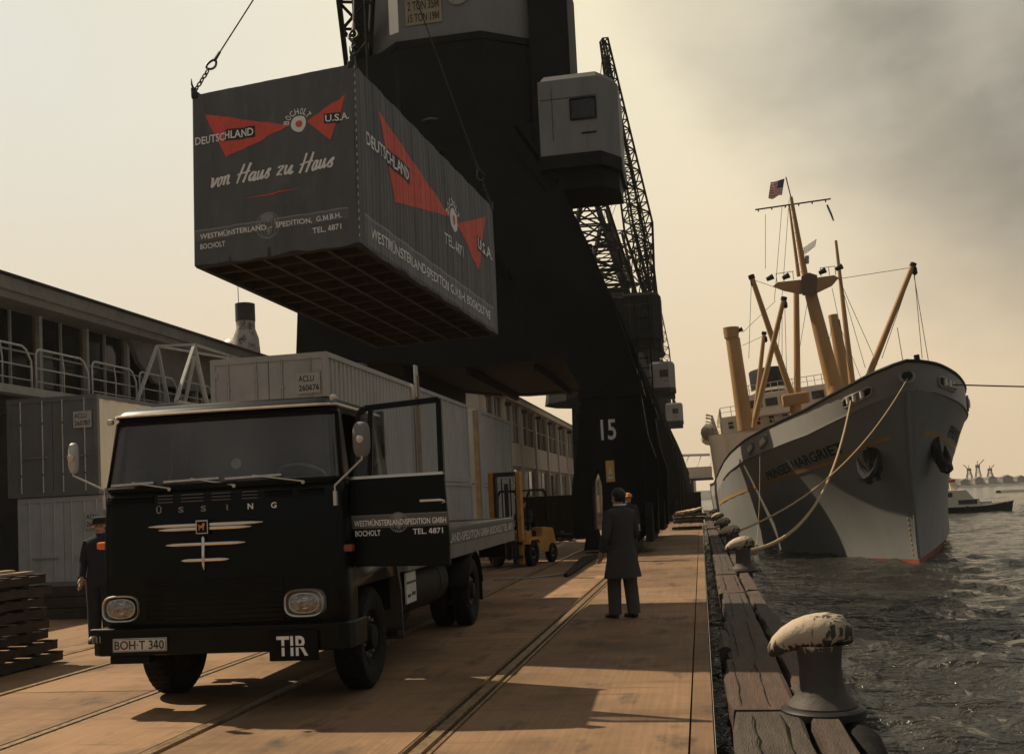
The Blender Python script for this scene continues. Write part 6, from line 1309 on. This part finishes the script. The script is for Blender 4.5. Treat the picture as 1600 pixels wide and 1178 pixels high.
for i in range(4): tag(MB().bar((-1.25+.25*i, 52.6, .86+.02*i), (-.95+.3*i, 54.0, .90+.05*i), .18, .09).build('sawn_timber', NEWWOOD), 'pale sawn timber lying on the deck pallets', 'timber', 'sawn timbers on the deck pallets')
def skip(label, x0, x1, y0, y1, h, m=CHASS):
    s_ = thing('steel_skip', label, 'skip', ((x0+x1)/2, y0, 0)); w = (x1-x0)/2; d = y1-y0
    MB().box(-w, w, 0, .08, .05, h).build('front_panel', m, s_); MB().box(-w, w, d-.08, d, .05, h).build('back_panel', m, s_); MB().box(-w, -w+.08, .08, d-.08, .05, h).build('side_panel', m, s_); MB().box(w-.08, w, .08, d-.08, .05, h).build('side_panel', m, s_); MB().box(-w+.08, w-.08, .08, d-.08, .05, .12).build('floor', m, s_)
    MB().box(-w-.04, w+.04, -.05, 0, h-.1, h+.01).build('rim', m, s_)
    for i in range(6): x = -w+.05+i*(2*w-.1)/5; MB().box(x-.04, x+.04, -.07, 0, .05, h-.1).build('stiffener', m, s_)
    return s_
skip('dark open steel skip standing left of the crane leg', -8.6, -5.0, 46.5, 49.5, 2.0); skip('dark steel skip on the quay edge beside the ship', -1.6, .0, 90, 92.5, 1.95)
sb = thing('scrap_pile', 'low pile of broken planks and dunnage lying before the dark skip', 'debris', (-6.3, 43.6, 0))
for i in range(26):
    a = random.uniform(0, math.pi); L = random.uniform(.5, 1.4); c = Vector((random.gauss(0, .7), random.gauss(0, .4), .06+random.uniform(0, .45)*(1 if i > 8 else .2))); d = Vector((math.cos(a), math.sin(a), random.uniform(-.15, .15)))*L/2
    MB().bar(c-d, c+d, .14, .05).build('broken_board', DKWOOD if i % 3 else CHASS, sb)
db = thing('drawbar', 'dark steel drawbar with pale rope lying on the rails left of the coat man', 'drawbar', (0, 0, 0))
pts = [gnd(x, y, .06) for x, y in ((884, 898), (898, 888), (912, 877), (931, 868))]
MB().tube(pts, [.05, .09, .14, .07], 8).build('bar', CHASS, db, smooth=True); MB().tube([gnd(x, y, .025) for x, y in ((770, 905), (820, 903), (860, 899), (888, 895))], .022, 6).build('rope', GREYLET, db, smooth=True)
CV = thing('conveyor_bridge', 'pale enclosed conveyor bridge crossing above the far quay to the ship', 'bridge', (-6, 186, 0))
MB().box(-6, 8.2, -1.2, 1.2, 4.6, 6.6).build('gallery', PLAST, CV); MB().box(-6, 8.4, -1.5, 1.5, 4.2, 4.6).build('gallery_floor', STEEL, CV); MB().tube([(-2, 0, 9.0), (8.6, 0, 8.7)], .25, 8).build('boom', ALUL, CV)
for x in (-4, 4.6): MB().bar((x, 0, 0), (x, 0, 4.4), .5).build('support', STEEL, CV)
mb = MB()
for i in range(5): mb.bar((-1+i*2.2, -1.2, 6.6), (i*2.2, 0, 8.9), .10)
mb.build('truss', ALUL, CV)
def car(label, loc, m):
    c = thing('parked_car', label, 'car', loc)
    MB().prism([(0, .35), (0, .85), (.9, .98), (1.4, 1.42), (2.9, 1.45), (3.5, 1.0), (4.2, .92), (4.3, .35)], lambda a, b: Vector((-.8, a, b)), lambda a, b: Vector((.8, a, b))).build('body', m, c, bevel=.06)
    MB().add([(-.68, .96, 1.02), (.68, .96, 1.02), (.62, 1.37, 1.40), (-.62, 1.37, 1.40)], [(0, 1, 2, 3)]).build('windscreen', DGLASS, c)
    for x in (-.72, .72):
        for y in (.8, 3.4): MB().lathe([(.1, -.09), (.31, -.09), (.33, 0), (.31, .09), (.1, .09)], 18, Matrix.Translation((x, y, .33)) @ Matrix.Rotation(R(90), 4, 'Y')).build('wheel', RUBBER, c)
    for x in (-.55, .55): MB().lathe([(.13, 0), (.1, .05), (0, .06)], 12, Matrix.Translation((x, -.0, .68)) @ Matrix.Rotation(R(90), 4, 'X')).build('headlight', LENS, c)
    return c
car('dark car parked far along the quay beyond the cranes', (-4.5, 134, 0), TRUCKM); car('pale grey car parked behind the dark car far along the quay', (-4.2, 150, 0), ALUL)
vn = thing('freight_shed', 'low pale building at the far end of the quay', 'building', (-10, 240, 0))
MB().box(-12, 9, 0, 12, 0, 6.5).build('wall', PLAST, vn); MB().prism([(-12.5, 6.5), (9.5, 6.5), (-1.5, 8.6)], lambda a, b: Vector((a, -.4, b)), lambda a, b: Vector((a, 12.4, b))).build('roof', CONC, vn)
for i in range(5): MB().box(-10+i*3.8, -7.4+i*3.8, -.06, 0, .1, 4).build('door', STEEL, vn)

# ------------------------------------------------------------------ harbour haze
hz = MB().box(-700, 2000, -70, 1350, WZ-1.5, 70).build('haze', mat('unused_haze', (0.5, 0.5, 0.5))); tag(hz, kind='stuff')
hm = bpy.data.materials.new('harbour_haze'); hm.use_nodes = True; ht2 = hm.node_tree; ht2.nodes.clear()
ho = ht2.nodes.new('ShaderNodeOutputMaterial'); hv = ht2.nodes.new('ShaderNodeVolumePrincipled'); hv.inputs['Density'].default_value = 0.00024; hv.inputs['Color'].default_value = (0.86, 0.83, 0.78, 1); hv.inputs['Anisotropy'].default_value = 0.2
ht2.links.new(hv.outputs[0], ho.inputs['Volume']); hz.data.materials.clear(); hz.data.materials.append(hm)
